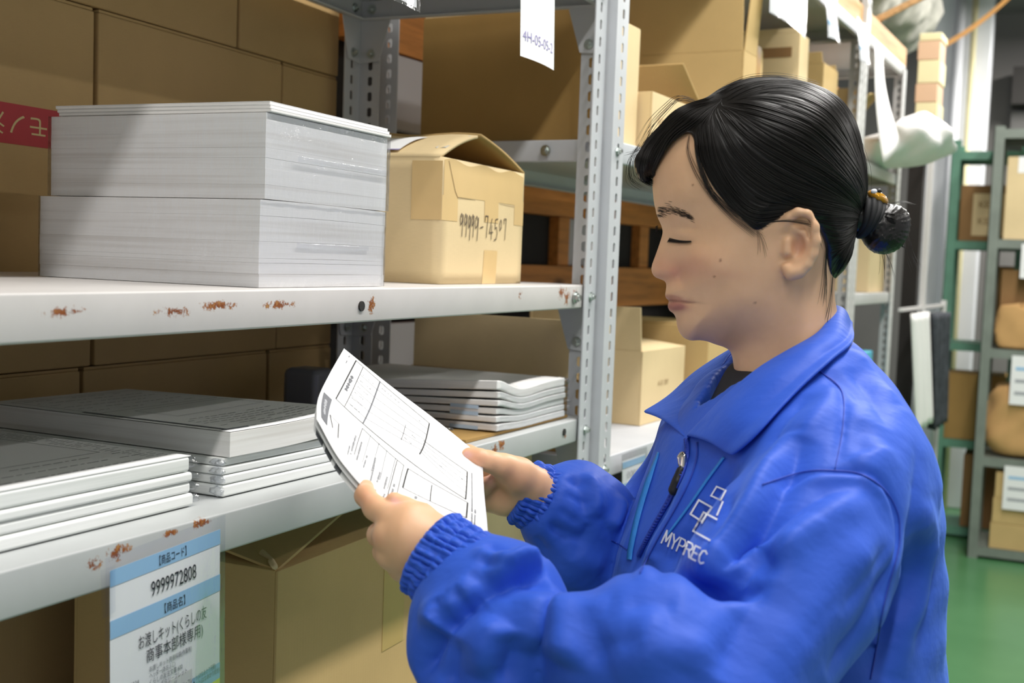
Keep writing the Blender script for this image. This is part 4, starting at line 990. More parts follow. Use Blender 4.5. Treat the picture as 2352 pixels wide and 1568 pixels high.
t.set(Base_Color=t.ramp(n1, [(0.3, lin('#2a55c6')), (0.7, lin('#335fd2'))]), Roughness=0.58, Specular_IOR_Level=0.28, Sheen_Weight=0.30, Sheen_Roughness=0.5)
t.b.inputs['Sheen Tint'].default_value = lin('#7fa8ff')
hgt = t.math('ADD', t.math('MULTIPLY', n2, 0.5), t.noise(t.coord((14, 5, 9), rot=(0.5, 0.3, 0.7)), 3, 3, 0.5)); t.bump(hgt, 0.35, 0.006); M['jacket'] = t.m
M['jacket_seam'] = plain('blue stitched seam', '#1d3fae', 0.6, 0, 0.1, 200)
M['hair'] = plain('black hair', '#15110f', 0.34, 0, 0.3, 40, Specular_IOR_Level=0.55)
t = NT('hair strands'); t.set(Base_Color=lin('#17120f'), Roughness=0.42, Specular_IOR_Level=0.45); M['strand'] = t.m
M['brow'] = plain('soft dark brow hair', '#3b2c25', 0.6, 0, 0.1)
M['navy'] = plain('navy shirt', '#161b28', 0.8, 0, 0.1, 50)
M['lanyard'] = plain('bright blue lanyard', '#2b86dc', 0.5, 0, 0.06, 300)
M['logo'] = plain('white flock print', '#e9ecf6', 0.7, 0, 0.02)
M['black_rubber'] = plain('black rubber', '#141416', 0.5, 0, 0.1)
M['chrome'] = plain('bright nickel', '#cfcac4', 0.18, 1.0, 0.05)
M['scrunchie'] = plain('black elastic cloth', '#101114', 0.7, 0, 0.2, 200)
M['amber'] = plain('amber bead', '#d59a2c', 0.12, 0, 0.25, 90, Transmission_Weight=0.25)
M['trousers'] = plain('dark navy trousers', '#20242e', 0.8, 0, 0.1, 20)
SKIN = np.array(lin('#eabd97')[:3])
# ---------------------------------------------------------------- head and neck
Z0 = 1.10
PROFILE = [(1500, 406), (1503, 457), (1507, 477), (1510, 492), (1516, 507), (1522, 522), (1523, 535), (1516, 558), (1508, 581), (1500, 603), (1497, 617), (1501, 630), (1509, 637), (1520, 641), (1531, 648),
           (1531, 664), (1529, 676), (1531, 684), (1538, 690), (1535, 701), (1539, 713), (1548, 719), (1554, 730), (1556, 745), (1562, 763), (1573, 776), (1589, 782), (1606, 781), (1626, 784), (1645, 791), (1664, 797),
           (1678, 806), (1684, 822), (1688, 848), (1698, 880), (1722, 930), (1740, 1000)]
BACK = [(1990, 1000), (1965, 900), (1935, 800), (1917, 712), (1912, 677), (1914, 640), (1928, 600), (1942, 550), (1956, 490), (1964, 400), (1948, 310), (1910, 246), (1840, 212), (1740, 200), (1640, 221), (1570, 263), (1528, 305), (1507, 355)]
HEADPOLY = catmull(PROFILE + BACK, 5, True)
CTL = [  # px, py, half width, rounding radius
    (1500, 617, .0095, .010), (1512, 580, .0085, .009), (1520, 540, .0085, .009), (1517, 509, .0100, .011), (1525, 600, .0125, .012), (1532, 628, .0165, .012), (1542, 640, .0165, .012), (1527, 565, .0120, .011),
    (1552, 618, .0265, .016), (1556, 640, .0255, .016), (1537, 552, .0165, .012), (1552, 545, .0290, .018), (1570, 552, .0400, .025), (1595, 552, .0500, .035), (1545, 575, .0240, .016), (1565, 585, .0390, .025),
    (1512, 487, .0380, .026), (1545, 505, .0430, .030), (1530, 520, .0240, .018), (1560, 525, .0425, .030), (1503, 440, .0560, .046), (1530, 430, .0590, .048), (1580, 500, .0540, .040), (1600, 450, .0630, .050),
    (1600, 600, .0575, .040), (1580, 620, .0470, .032), (1640, 590, .0640, .050), (1600, 655, .0520, .035), (1570, 660, .0365, .026), (1545, 664, .0270, .020), (1533, 668, .0230, .018), (1535, 690, .0215, .015), (1548, 692, .0255, .018),
    (1560, 694, .0290, .020), (1578, 696, .0355, .026), (1550, 715, .0260, .018), (1570, 730, .0345, .024), (1562, 755, .0270, .022), (1590, 765, .0340, .024), (1610, 735, .0470, .030), (1640, 760, .0470, .030), (1660, 720, .0575, .040),
    (1650, 660, .0610, .045), (1710, 690, .0640, .050), (1700, 620, .0680, .055), (1740, 640, .0680, .055), (1690, 770, .0480, .038), (1620, 775, .0400, .022), (1720, 750, .0560, .045), (1760, 700, .0610, .055),
    (1640, 500, .0650, .055), (1700, 450, .0720, .065), (1790, 560, .0700, .060), (1800, 350, .0770, .075), (1700, 280, .0720, .070), (1560, 330, .0600, .055), (1930, 400, .0700, .070), (1880, 300, .0720, .070), (1900, 550, .0600, .055),
    (1850, 640, .0570, .052), (1780, 760, .0560, .052), (1700, 830, .0480, .045), (1800, 850, .0580, .052), (1900, 720, .0520, .048), (1750, 950, .0700, .06), (1900, 900, .0700, .06)]
class Slab:
    def __init__(s, x0, x1, y0, y1, st=2.0):
        s.st = st; s.gx = np.arange(x0, x1, st); s.gy = np.arange(y0, y1, st); s.PX, s.PY = np.meshgrid(s.gx, s.gy, indexing='ij')
    def samp(s, A, px, py):
        fx = np.clip((px - s.gx[0]) / s.st, 0, len(s.gx) - 1.001); fy = np.clip((py - s.gy[0]) / s.st, 0, len(s.gy) - 1.001)
        i = fx.astype(int); j = fy.astype(int); a = fx - i; b = fy - j
        return A[i, j] * (1 - a) * (1 - b) + A[i + 1, j] * a * (1 - b) + A[i, j + 1] * (1 - a) * b + A[i + 1, j + 1] * a * b
SL = Slab(1430, 2110, 150, 1020)
eH = poly_sd(SL.PX, SL.PY, HEADPOLY) * Z0 / FP
def tps(ctl, col, reg=3.0):
    P = np.array([(c[0], c[1]) for c in ctl], float) / 100; y = np.array([c[col] for c in ctl]); n = len(P)
    def ph(r2): return 0.5 * r2 * np.log(r2 + 1e-9)
    A = np.zeros((n + 3, n + 3)); A[:n, :n] = ph(((P[:, None] - P[None]) ** 2).sum(2)) + np.eye(n) * reg * 1e-3; A[:n, n] = 1; A[:n, n + 1:] = P; A[n, :n] = 1; A[n + 1:, :n] = P.T
    w_ = np.linalg.solve(A, np.concatenate([y, np.zeros(3)])); gx, gy = SL.PX / 100, SL.PY / 100
    out = w_[n] + w_[n + 1] * gx + w_[n + 2] * gy
    for i in range(n): out = out + w_[i] * ph((gx - P[i, 0]) ** 2 + (gy - P[i, 1]) ** 2)
    return out
WH = np.clip(tps(CTL, 2), 0.006, 0.08); RH = np.clip(tps(CTL, 3), 0.008, 0.075)
_far = np.clip((SL.PX - 1570) / 50, 0, 1); WH = WH * (1 - _far) + blur2(WH, 9) * _far; RH = blur2(RH, 3)
def gauss2(cx, cy, sx, sy, ang=0.0):
    c, s_ = math.cos(ang), math.sin(ang); u = (SL.PX - cx) * c + (SL.PY - cy) * s_; w_ = -(SL.PX - cx) * s_ + (SL.PY - cy) * c
    return np.exp(-0.5 * ((u / sx) ** 2 + (w_ / sy) ** 2))
# relief: lid fold, eyelid bulge, alar groove, mouth corner, under-lip, cheek
WH = WH + 0.0035 * gauss2(1556, 545, 17, 8, 0.25) - 0.0024 * gauss2(1560, 531, 22, 3.5, 0.2) - 0.0022 * gauss2(1560, 563, 20, 3.0, 0.15) + 0.0012 * gauss2(1562, 570, 18, 5, 0.2)
WH = WH + 0.0030 * gauss2(1543, 630, 9, 10) - 0.0032 * gauss2(1557, 634, 3.2, 12, -0.15) - 0.0020 * gauss2(1563, 655, 3.5, 16, -0.5)
WH = WH - 0.0030 * gauss2(1577, 696, 6, 3.5) - 0.0022 * gauss2(1552, 692, 24, 1.8, 0.13) + 0.0016 * gauss2(1550, 703, 14, 5, 0.2) + 0.0012 * gauss2(1550, 684, 14, 4, 0.12)
WH = WH - 0.0015 * gauss2(1556, 722, 14, 4, 0.3) + 0.0020 * gauss2(1600, 630, 30, 26)
rx = lambda a: blur2(a, 1.0)
WH = np.maximum(rx(WH), 0.006)
def slab_field(e, Wd, R, X, zc):
    """rounded slab: e inside distance, Wd half width, R rounding"""
    a = np.abs(X[2] - zc)
    return np.sqrt(np.maximum(R - e, 0) ** 2 + (a * R / Wd) ** 2) - R
def pix(X): return X[0] / X[2] * FP + 1176, X[1] / X[2] * FP + 784
def slab_px(X): return X[0] / Z0 * FP + 1176, X[1] / Z0 * FP + 784      # orthographic about the sagittal plane
h = 0.0015
lo = (cp(1478, 170, Z0)[0], cp(1478, 175, Z0)[1], Z0 - 0.092); hi = (cp(2000, 0, Z0)[0], cp(0, 985, Z0)[1], Z0 + 0.092)
X = grid_pts(lo, hi, h)
qx, qy = slab_px((X[0][:, :, 0], X[1][:, :, 0]))
e2, W2_, R2 = SL.samp(eH, qx, qy), SL.samp(WH, qx, qy), SL.samp(RH, qx, qy)
FH = slab_field(e2[:, :, None], W2_[:, :, None], R2[:, :, None], X, Z0)
# near ear (and its twin): helix ring, lobe, tragus around a hollow
def ear(sg):
    z = Z0 - sg * 0.0700
    def E(px, py, dz): q = cp(px, py, Z0); q[2] = z - sg * dz; return q
    out = None
    ring = [(1772, 540, .000, .0045), (1778, 520, .004, .0045), (1795, 508, .008, .0042), (1815, 514, .011, .0042), (1829, 540, .012, .0042), (1832, 570, .011, .0042), (1827, 598, .009, .0044), (1816, 620, .007, .0048), (1800, 634, .004, .0060), (1785, 637, .002, .0062), (1774, 625, .001, .0045)]
    for a, b in zip(ring[:-1], ring[1:]):
        c = capsule(X, E(*a[:3]), E(*b[:3]), a[3], b[3]); out = c if out is None else smin(out, c, 0.003)
    anti = [(1790, 545, .003, .003), (1808, 548, .006, .003), (1815, 575, .006, .003), (1808, 603, .005, .0032), (1796, 615, .003, .0036)]
    for a, b in zip(anti[:-1], anti[1:]): out = smin(out, capsule(X, E(*a[:3]), E(*b[:3]), a[3], b[3]), 0.003)
    out = smin(out, capsule(X, E(1777, 568, .002), E(1776, 592, .002), .0042, .0048), 0.003)
    base = ellipsoid(X, E(1802, 575, -.004), (0.0125, 0.025, 0.0075)); out = smin(out, base, 0.004)
    cut = ellipsoid(X, E(1797, 580, .0085), (0.0060, 0.0105, 0.0085)); out = smax(out, -cut, 0.002)
    cut2 = ellipsoid(X, E(1806, 535, .012), (0.0068, 0.0065, 0.0065)); return smax(out, -cut2, 0.003)
FH = smin(FH, ear(1), 0.0035); FH = smin(FH, ear(-1), 0.0035)
V, Q = surface_nets(FH, lo, h); V = relax(V, Q, 2, 0.45)
_em = (np.abs(slab_px((V[:, 0], V[:, 1]))[0] - 1800) < 42) & (np.abs(slab_px((V[:, 0], V[:, 1]))[1] - 572) < 76) & (np.abs(V[:, 2] - Z0) > 0.058); V = np.where(_em[:, None], relax(V, Q, 5, 0.5), V); hv, hq = V, Q
# yaw the head a little towards the camera about its vertical axis
def yaw(V, deg=3.0, c=(cp(1760, 500, Z0))):
    a = math.radians(deg); d = V - c; o = d.copy(); o[:, 0] = d[:, 0] * math.cos(a) + d[:, 2] * math.sin(a) * -1 * -1 * 0 + d[:, 2] * math.sin(a); o[:, 2] = -d[:, 0] * math.sin(a) + d[:, 2] * math.cos(a); return o + c
HV_px = slab_px((hv[:, 0], hv[:, 1]))
def vg(cx, cy, sx, sy, ang=0.0, P=None):
    px, py = HV_px if P is None else P; c, s_ = math.cos(ang), math.sin(ang); u = (px - cx) * c + (py - cy) * s_; w_ = -(px - cx) * s_ + (py - cy) * c
    return np.exp(-0.5 * ((u / sx) ** 2 + (w_ / sy) ** 2))[:, None]
hc = np.tile(SKIN, (len(hv), 1))
def blend(c, f, col): return c * (1 - f) + np.array(lin(col)[:3]) * f
hc = blend(hc, 0.45 * vg(1575, 620, 34, 24), '#d78f7b'); hc = blend(hc, 0.35 * vg(1515, 615, 16, 22), '#d9917f'); hc = blend(hc, 0.55 * vg(1545, 628, 10, 12), '#d98f7d')
hc = blend(hc, np.clip(1.5 * vg(1547, 704, 17, 6.5, 0.15), 0, 0.85), '#b06a63'); hc = blend(hc, np.clip(1.2 * vg(1543, 685, 14, 4, 0.2), 0, 0.6), '#b8736a'); hc = blend(hc, np.clip(1.2 * vg(1556, 693, 22, 1.8, 0.13), 0, 0.7), '#7a3f3a')
hc = blend(hc, 0.5 * vg(1800, 580, 10, 16), '#c9806f')
for (x, y, s_) in ((1636, 608, 1.7), (1624, 643, 1.5), (1578, 443, 1.4), (1711, 700, 1.4)): hc = blend(hc, np.clip(1.2 * vg(x, y, s_, s_), 0, 0.8), '#7d4a38')
hc = blend(hc, 0.25 * vg(1655, 640, 30, 8, 0.1), '#cf8f78')
hv = yaw(hv)
# ---------------------------------------------------------------- hands, arms (same body mesh)
def hand_mesh(chains, lo_px, hi_px, z0, z1, h=0.0013, palm_k=0.008, fin=()):
    """chains: palm capsules blended together; fin: fingers joined to the palm but not to each other"""
    a = cp(lo_px[0], lo_px[1], z1 if lo_px[0] < 1176 else z0); b = cp(hi_px[0], hi_px[1], z1)
    lo = (min(cp(lo_px[0], 0, z0)[0], cp(lo_px[0], 0, z1)[0]), min(cp(0, lo_px[1], z0)[1], cp(0, lo_px[1], z1)[1]), z0); hi = (max(cp(hi_px[0], 0, z0)[0], cp(hi_px[0], 0, z1)[0]), max(cp(0, hi_px[1], z0)[1], cp(0, hi_px[1], z1)[1]), z1)
    X = grid_pts(lo, hi, h); P = None
    for c in chains:
        f = chain(X, c, palm_k); P = f if P is None else smin(P, f, palm_k)
    fs = None
    for c in fin:
        f = chain(X, c, 0.004); f = smin(P, f, 0.005); fs = f if fs is None else np.minimum(fs, f)
    V, Q = surface_nets(P if fs is None else fs, lo, h); return relax(V, Q, 2, 0.5), Q
LH_palm = [[(1075, 1345, .925, .0265), (1010, 1278, .932, .0225), (975, 1245, .935, .020)],
           [(1000, 1255, .934, .018), (935, 1200, .938, .0155), (905, 1196, .940, .0125)], [(1000, 1265, .930, .019), (935, 1232, .930, .0165), (893, 1232, .934, .0130)],
           [(1000, 1280, .932, .019), (940, 1262, .932, .0165), (900, 1272, .938, .0125)], [(1005, 1290, .936, .017), (950, 1290, .938, .0145), (925, 1303, .946, .0115)]]
LH_fin = [[(905, 1196, .940, .0120), (862, 1166, .955, .0098), (839, 1138, .972, .0086), (840, 1120, .988, .0072)],
          [(893, 1232, .934, .0120), (872, 1228, .958, .0100), (905, 1200, .990, .0085), (940, 1190, 1.000, .0074)],
          [(900, 1272, .938, .0116), (884, 1266, .962, .0096), (918, 1235, .992, .0082), (950, 1222, 1.000, .0072)],
          [(925, 1303, .946, .0102), (908, 1294, .966, .0084), (935, 1262, .990, .0072), (965, 1250, .996, .0064)],
          [(1005, 1225, .942, .0150), (965, 1190, .948, .0125), (930, 1170, .952, .0100), (906, 1153, .954, .0084)]]
lv, lq = hand_mesh(LH_palm, (790, 1080), (1130, 1420), 0.885, 1.02, fin=LH_fin)
RH_palm = [[(1290, 1160, 1.150, .0265), (1232, 1128, 1.146, .0215), (1205, 1122, 1.145, .020)],
           [(1215, 1112, 1.142, .018), (1165, 1085, 1.146, .0165), (1122, 1062, 1.160, .0115)], [(1215, 1122, 1.148, .018), (1160, 1108, 1.156, .0145), (1108, 1092, 1.168, .0115)],
           [(1215, 1132, 1.150, .018), (1160, 1130, 1.156, .0145), (1104, 1124, 1.164, .0110)], [(1212, 1142, 1.148, .017), (1160, 1148, 1.150, .0145), (1118, 1150, 1.152, .0105)],
           [(1222, 1110, 1.132, .016), (1190, 1092, 1.126, .0165), (1165, 1078, 1.122, .0135)]]
RH_fin = [[(1122, 1062, 1.160, .0112), (1075, 1042, 1.176, .0090), (1040, 1045, 1.178, .0080), (1015, 1055, 1.172, .0070)],
          [(1108, 1092, 1.168, .0110), (1060, 1085, 1.182, .0090), (1025, 1090, 1.176, .0080), (1010, 1100, 1.170, .0072)],
          [(1104, 1124, 1.164, .0108), (1062, 1128, 1.176, .0088), (1035, 1130, 1.168, .0078), (1025, 1132, 1.160, .0070)],
          [(1118, 1150, 1.152, .0100), (1090, 1150, 1.154, .0084), (1098, 1132, 1.142, .0078), (1116, 1114, 1.134, .0074), (1130, 1105, 1.131, .0066)],
          [(1190, 1090, 1.124, .0150), (1155, 1070, 1.114, .0118), (1128, 1061, 1.110, .0098), (1100, 1053, 1.109, .0094), (1078, 1046, 1.110, .0080)]]
rv, rq = hand_mesh(RH_palm, (990, 1000), (1330, 1240), 1.085, 1.205, fin=RH_fin)
def hand_cols(V, spots, nails):
    c = np.tile(SKIN * np.array((1.0, 0.96, 0.93)), (len(V), 1)); P = (V[:, 0] / V[:, 2] * FP + 1176, V[:, 1] / V[:, 2] * FP + 784)
    for x, y, sx, sy, f, col in spots: c = blend(c, f * vg(x, y, sx, sy, 0, P), col)
    for x, y, z, sx, sy, an in nails: c = blend(c, np.clip(1.6 * vg(x, y, sx, sy, an, P), 0, 0.9) * (np.abs(V[:, 2] - z) < 0.012)[:, None], '#eab5a6')
    return c
lc = hand_cols(lv, [(835, 1140, 18, 22, 0.4, '#d88f72'), (865, 1240, 12, 14, 0.35, '#cf8f72'), (908, 1152, 12, 8, 0.5, '#e2a592')], [(907, 1150, .947, 7, 4, 0.5)])
rc = hand_cols(rv, [(1085, 1050, 25, 14, 0.5, '#e0967c'), (1170, 1110, 30, 26, 0.35, '#d98d72'), (1125, 1105, 12, 14, 0.4, '#dd9a84')], [(1072, 1043, 1.093, 8, 5, 0.2), (1124, 1100, 1.125, 6, 7, 0.6)])
# ---- torso core, arms under the clothes, legs: coarse but part of the same body
h = 0.009
lo = cp(1180, 820, 1.15); lo = np.array((-0.02, 0.03, 0.72)); hi = np.array((0.52, 1.42, 1.42))
X = grid_pts(lo, hi, h)
CT = cp(1815, 1200, 1.085)
def fvec(deg=20): a = math.radians(deg); return np.array((-math.cos(a), 0, -math.sin(a))), np.array((math.sin(a), 0, -math.cos(a)))
FW, LF = fvec(18)
B = ellipsoid(X, CT + np.array((0.01, 0.06, 0)), (0.085, 0.13, 0.12)); B = smin(B, ellipsoid(X, CT + np.array((0, 0.28, 0)), (0.105, 0.17, 0.15)), 0.06)
B = smin(B, capsule(X, cp(1835, 900, 1.10), CT, 0.035, 0.08), 0.03)
LSH, LEL, LWR = (1922, 1140, .955), (1600, 1600, .852), (1050, 1318, .926)
RSH, REL, RWR = (1650, 1040, 1.250), (1500, 1330, 1.235), (1285, 1158, 1.152)
for pts in ([(*LSH, .034), (*LEL, .026), (*LWR, .024)], [(*RSH, .034), (*REL, .026), (*RWR, .024)]): B = smin(B, chain(X, pts, .02), 0.03)
for sg in (-1, 1):
    hp = CT + LF * 0.085 * sg + np.array((0, 0.36, 0)); kn = hp + np.array((0.0, 0.40, 0)) - FW * 0.0; ft = kn + np.array((0.015, 0.42, 0))
    B = smin(B, capsule(X, hp, kn, 0.075, 0.052), 0.03); B = smin(B, capsule(X, kn, ft, 0.052, 0.036), 0.02); B = smin(B, capsule(X, ft + np.array((0, 0.02, 0)), ft + FW * 0.14 + np.array((0, 0.035, 0)), 0.035, 0.028), 0.02)
bv, bq = surface_nets(B, lo, h)
bc = np.tile(SKIN, (len(bv), 1))
BV = np.concatenate([hv, lv, rv, bv]); o1 = len(hv); o2 = o1 + len(lv); o3 = o2 + len(rv)
body = mesh_obj('body', BV, np.concatenate([hq, lq + o1, rq + o2, bq + o3]), 'skin', cols=np.concatenate([hc, lc, rc, bc]))
# ---------------------------------------------------------------- jacket
h = 0.0036
lo = np.array((-0.10, 0.0, 0.76)); hi = np.array((0.46, 0.46, 1.33))
X = grid_pts(lo, hi, h)
up = np.array((0, -1.0, 0))
def torso_field(X, sec, yawdeg):
    """lofted ellipse sections: (py at depth 1.085, centre px, ra front-back, rb side)"""
    F_, L_ = fvec(yawdeg); S_ = np.array(sec, float); ys = (S_[:, 0] - 784) / FP * 1.085
    Y = X[1]; cx = np.interp(Y, ys, (S_[:, 1] - 1176) / FP * 1.085); ra = np.interp(Y, ys, S_[:, 2]); rb = np.interp(Y, ys, S_[:, 3]); cz = np.interp(Y, ys, S_[:, 4])
    dx = X[0] - cx; dz = X[2] - cz
    u = (dx * F_[0] + dz * F_[2]) / ra; w_ = (dx * L_[0] + dz * L_[2]) / rb
    r = (np.abs(u) ** 2.15 + np.abs(w_) ** 2.15) ** (1 / 2.15)
    return (r - 1) * np.minimum(ra, rb)
SEC = [(828, 1822, .030, .035, 1.095), (850, 1816, .050, .060, 1.093), (885, 1808, .068, .098, 1.09), (930, 1802, .084, .130, 1.088), (1000, 1804, .103, .150, 1.085), (1080, 1802, .117, .160, 1.085), (1180, 1792, .130, .160, 1.085), (1300, 1778, .142, .158, 1.085), (1450, 1765, .150, .158, 1.085), (1600, 1762, .152, .162, 1.085), (2200, 1762, .150, .165, 1.085)]
J = torso_field(X, SEC, 16)
J = smin(J, chain(X, [(1895, 905, 1.04, .050), (1925, 1095, .968, .062)], .02), 0.05)
J = smin(J, chain(X, [(1740, 905, 1.16, .045), (1665, 1010, 1.225, .062)], .02), 0.05)
Larm = chain(X, [(1922, 1135, .955, .074), (1815, 1310, .905, .070), (1715, 1450, .875, .064), (1640, 1560, .850, .060)], .03)
Lmid = chain(X, [(1655, 1600, .838, .062), (1520, 1512, .840, .052), (1395, 1522, .856, .050)], .03)
Lmid = smin(Lmid, chain(X, [(1565, 1452, .850, .030), (1505, 1430, .848, .033)], .02), 0.03)
Lfore = chain(X, [(1162, 1460, .892, .052), (1140, 1390, .905, .047), (1066, 1326, .924, .034)], .03)
Lfore = smin(Lfore, chain(X, [(1060, 1425, .905, .034), (1062, 1500, .897, .037), (1110, 1610, .885, .045)], .02), 0.028)
Rarm = chain(X, [(1655, 1030, 1.235, .066), (1560, 1200, 1.240, .060), (1495, 1320, 1.235, .056), (1440, 1260, 1.212, .050)], .03)
Rfore = chain(X, [(1385, 1240, 1.195, .046), (1345, 1200, 1.182, .046), (1310, 1178, 1.166, .040), (1272, 1160, 1.154, .032)], .03)
Rfore = smin(Rfore, chain(X, [(1335, 1115, 1.17, .020), (1365, 1165, 1.182, .028)], .02), 0.02)
Rfore = smin(Rfore, chain(X, [(1265, 1222, 1.15, .018), (1300, 1285, 1.16, .028), (1370, 1330, 1.18, .036)], .02), 0.025)
LA = smin(smax(smin(Larm, Lmid, 0.007), -chain(X, [(1566, 1338, .868, .006), (1612, 1372, .853, .013), (1650, 1392, .844, .014), (1700, 1362, .836, .008), (1760, 1290, .838, .004)], .01), 0.022), Lfore, 0.005); RA = smin(Rarm, Rfore, 0.006)
J = smin(J, LA, 0.009); J = smin(J, RA, 0.008)
# hem
J = smax(J, X[1] - 0.445, 0.004)
# opening at the neck
neck = capsule(X, cp(1800, 700, 1.10), cp(1770, 905, 1.095), 0.066, 0.054); J = smax(J, -neck, 0.006)
vopen = capsule(X, cp(1700, 840, 1.09), cp(1625, 985, 1.075), 0.030, 0.012); J = smax(J, -vopen, 0.006)
# hollow at the wrists so the hands come out of the sleeves
J = smax(J, -chain(X, [(1000, 1275, .930, .030), (1062, 1325, .922, .030)], .01), 0.004)
J = smax(J, -chain(X, [(1215, 1130, 1.147, .027), (1262, 1150, 1.151, .027)], .01), 0.004)
jv, jq = surface_nets(J, lo, h); jv = relax(jv, jq, 1, 0.5)
# ---- picking: nearest jacket surface along a camera ray, through a depth buffer of the mesh
class ZBuf:
    def __init__(s, V, Q, sc=4):
        s.sc = sc; s.w, s.h = 2352 // sc + 2, 1700 // sc + 2; s.b = np.full((s.w, s.h), 9.0)
        P = np.stack([V[:, 0] / V[:, 2] * FP + 1176, V[:, 1] / V[:, 2] * FP + 784], 1)
        A = [V[Q[:, i]] for i in range(4)]
        for a in np.linspace(0, 1, 5):
            for b in np.linspace(0, 1, 5):
                p = A[0] * (1 - a) * (1 - b) + A[1] * a * (1 - b) + A[2] * a * b + A[3] * (1 - a) * b
                i = ((p[:, 0] / p[:, 2] * FP + 1176) / sc).astype(int); j = ((p[:, 1] / p[:, 2] * FP + 784) / sc).astype(int)
                ok = (i >= 0) & (j >= 0) & (i < s.w) & (j < s.h); np.minimum.at(s.b, (i[ok], j[ok]), p[ok, 2])
    def z(s, px, py):
        i = min(max(px / s.sc - 0.5, 0), s.w - 2); j = min(max(py / s.sc - 0.5, 0), s.h - 2); a, b = int(i), int(j); f, g = i - a, j - b
        B = s.b[a:a + 2, b:b + 2]
        if B.max() > 8: return float(B.min()) if B.min() < 8 else None
        if B.max() - B.min() > 0.03: return float(B.min())
        return float(B[0, 0] * (1 - f) * (1 - g) + B[1, 0] * f * (1 - g) + B[0, 1] * (1 - f) * g + B[1, 1] * f * g)
ZB = ZBuf(jv, jq)
def on_jacket(px, py, off=0.0, zb=None):
    z = (zb or ZB).z(px, py)
    if z is None: z = 1.08
    return cp(px, py, z - off)
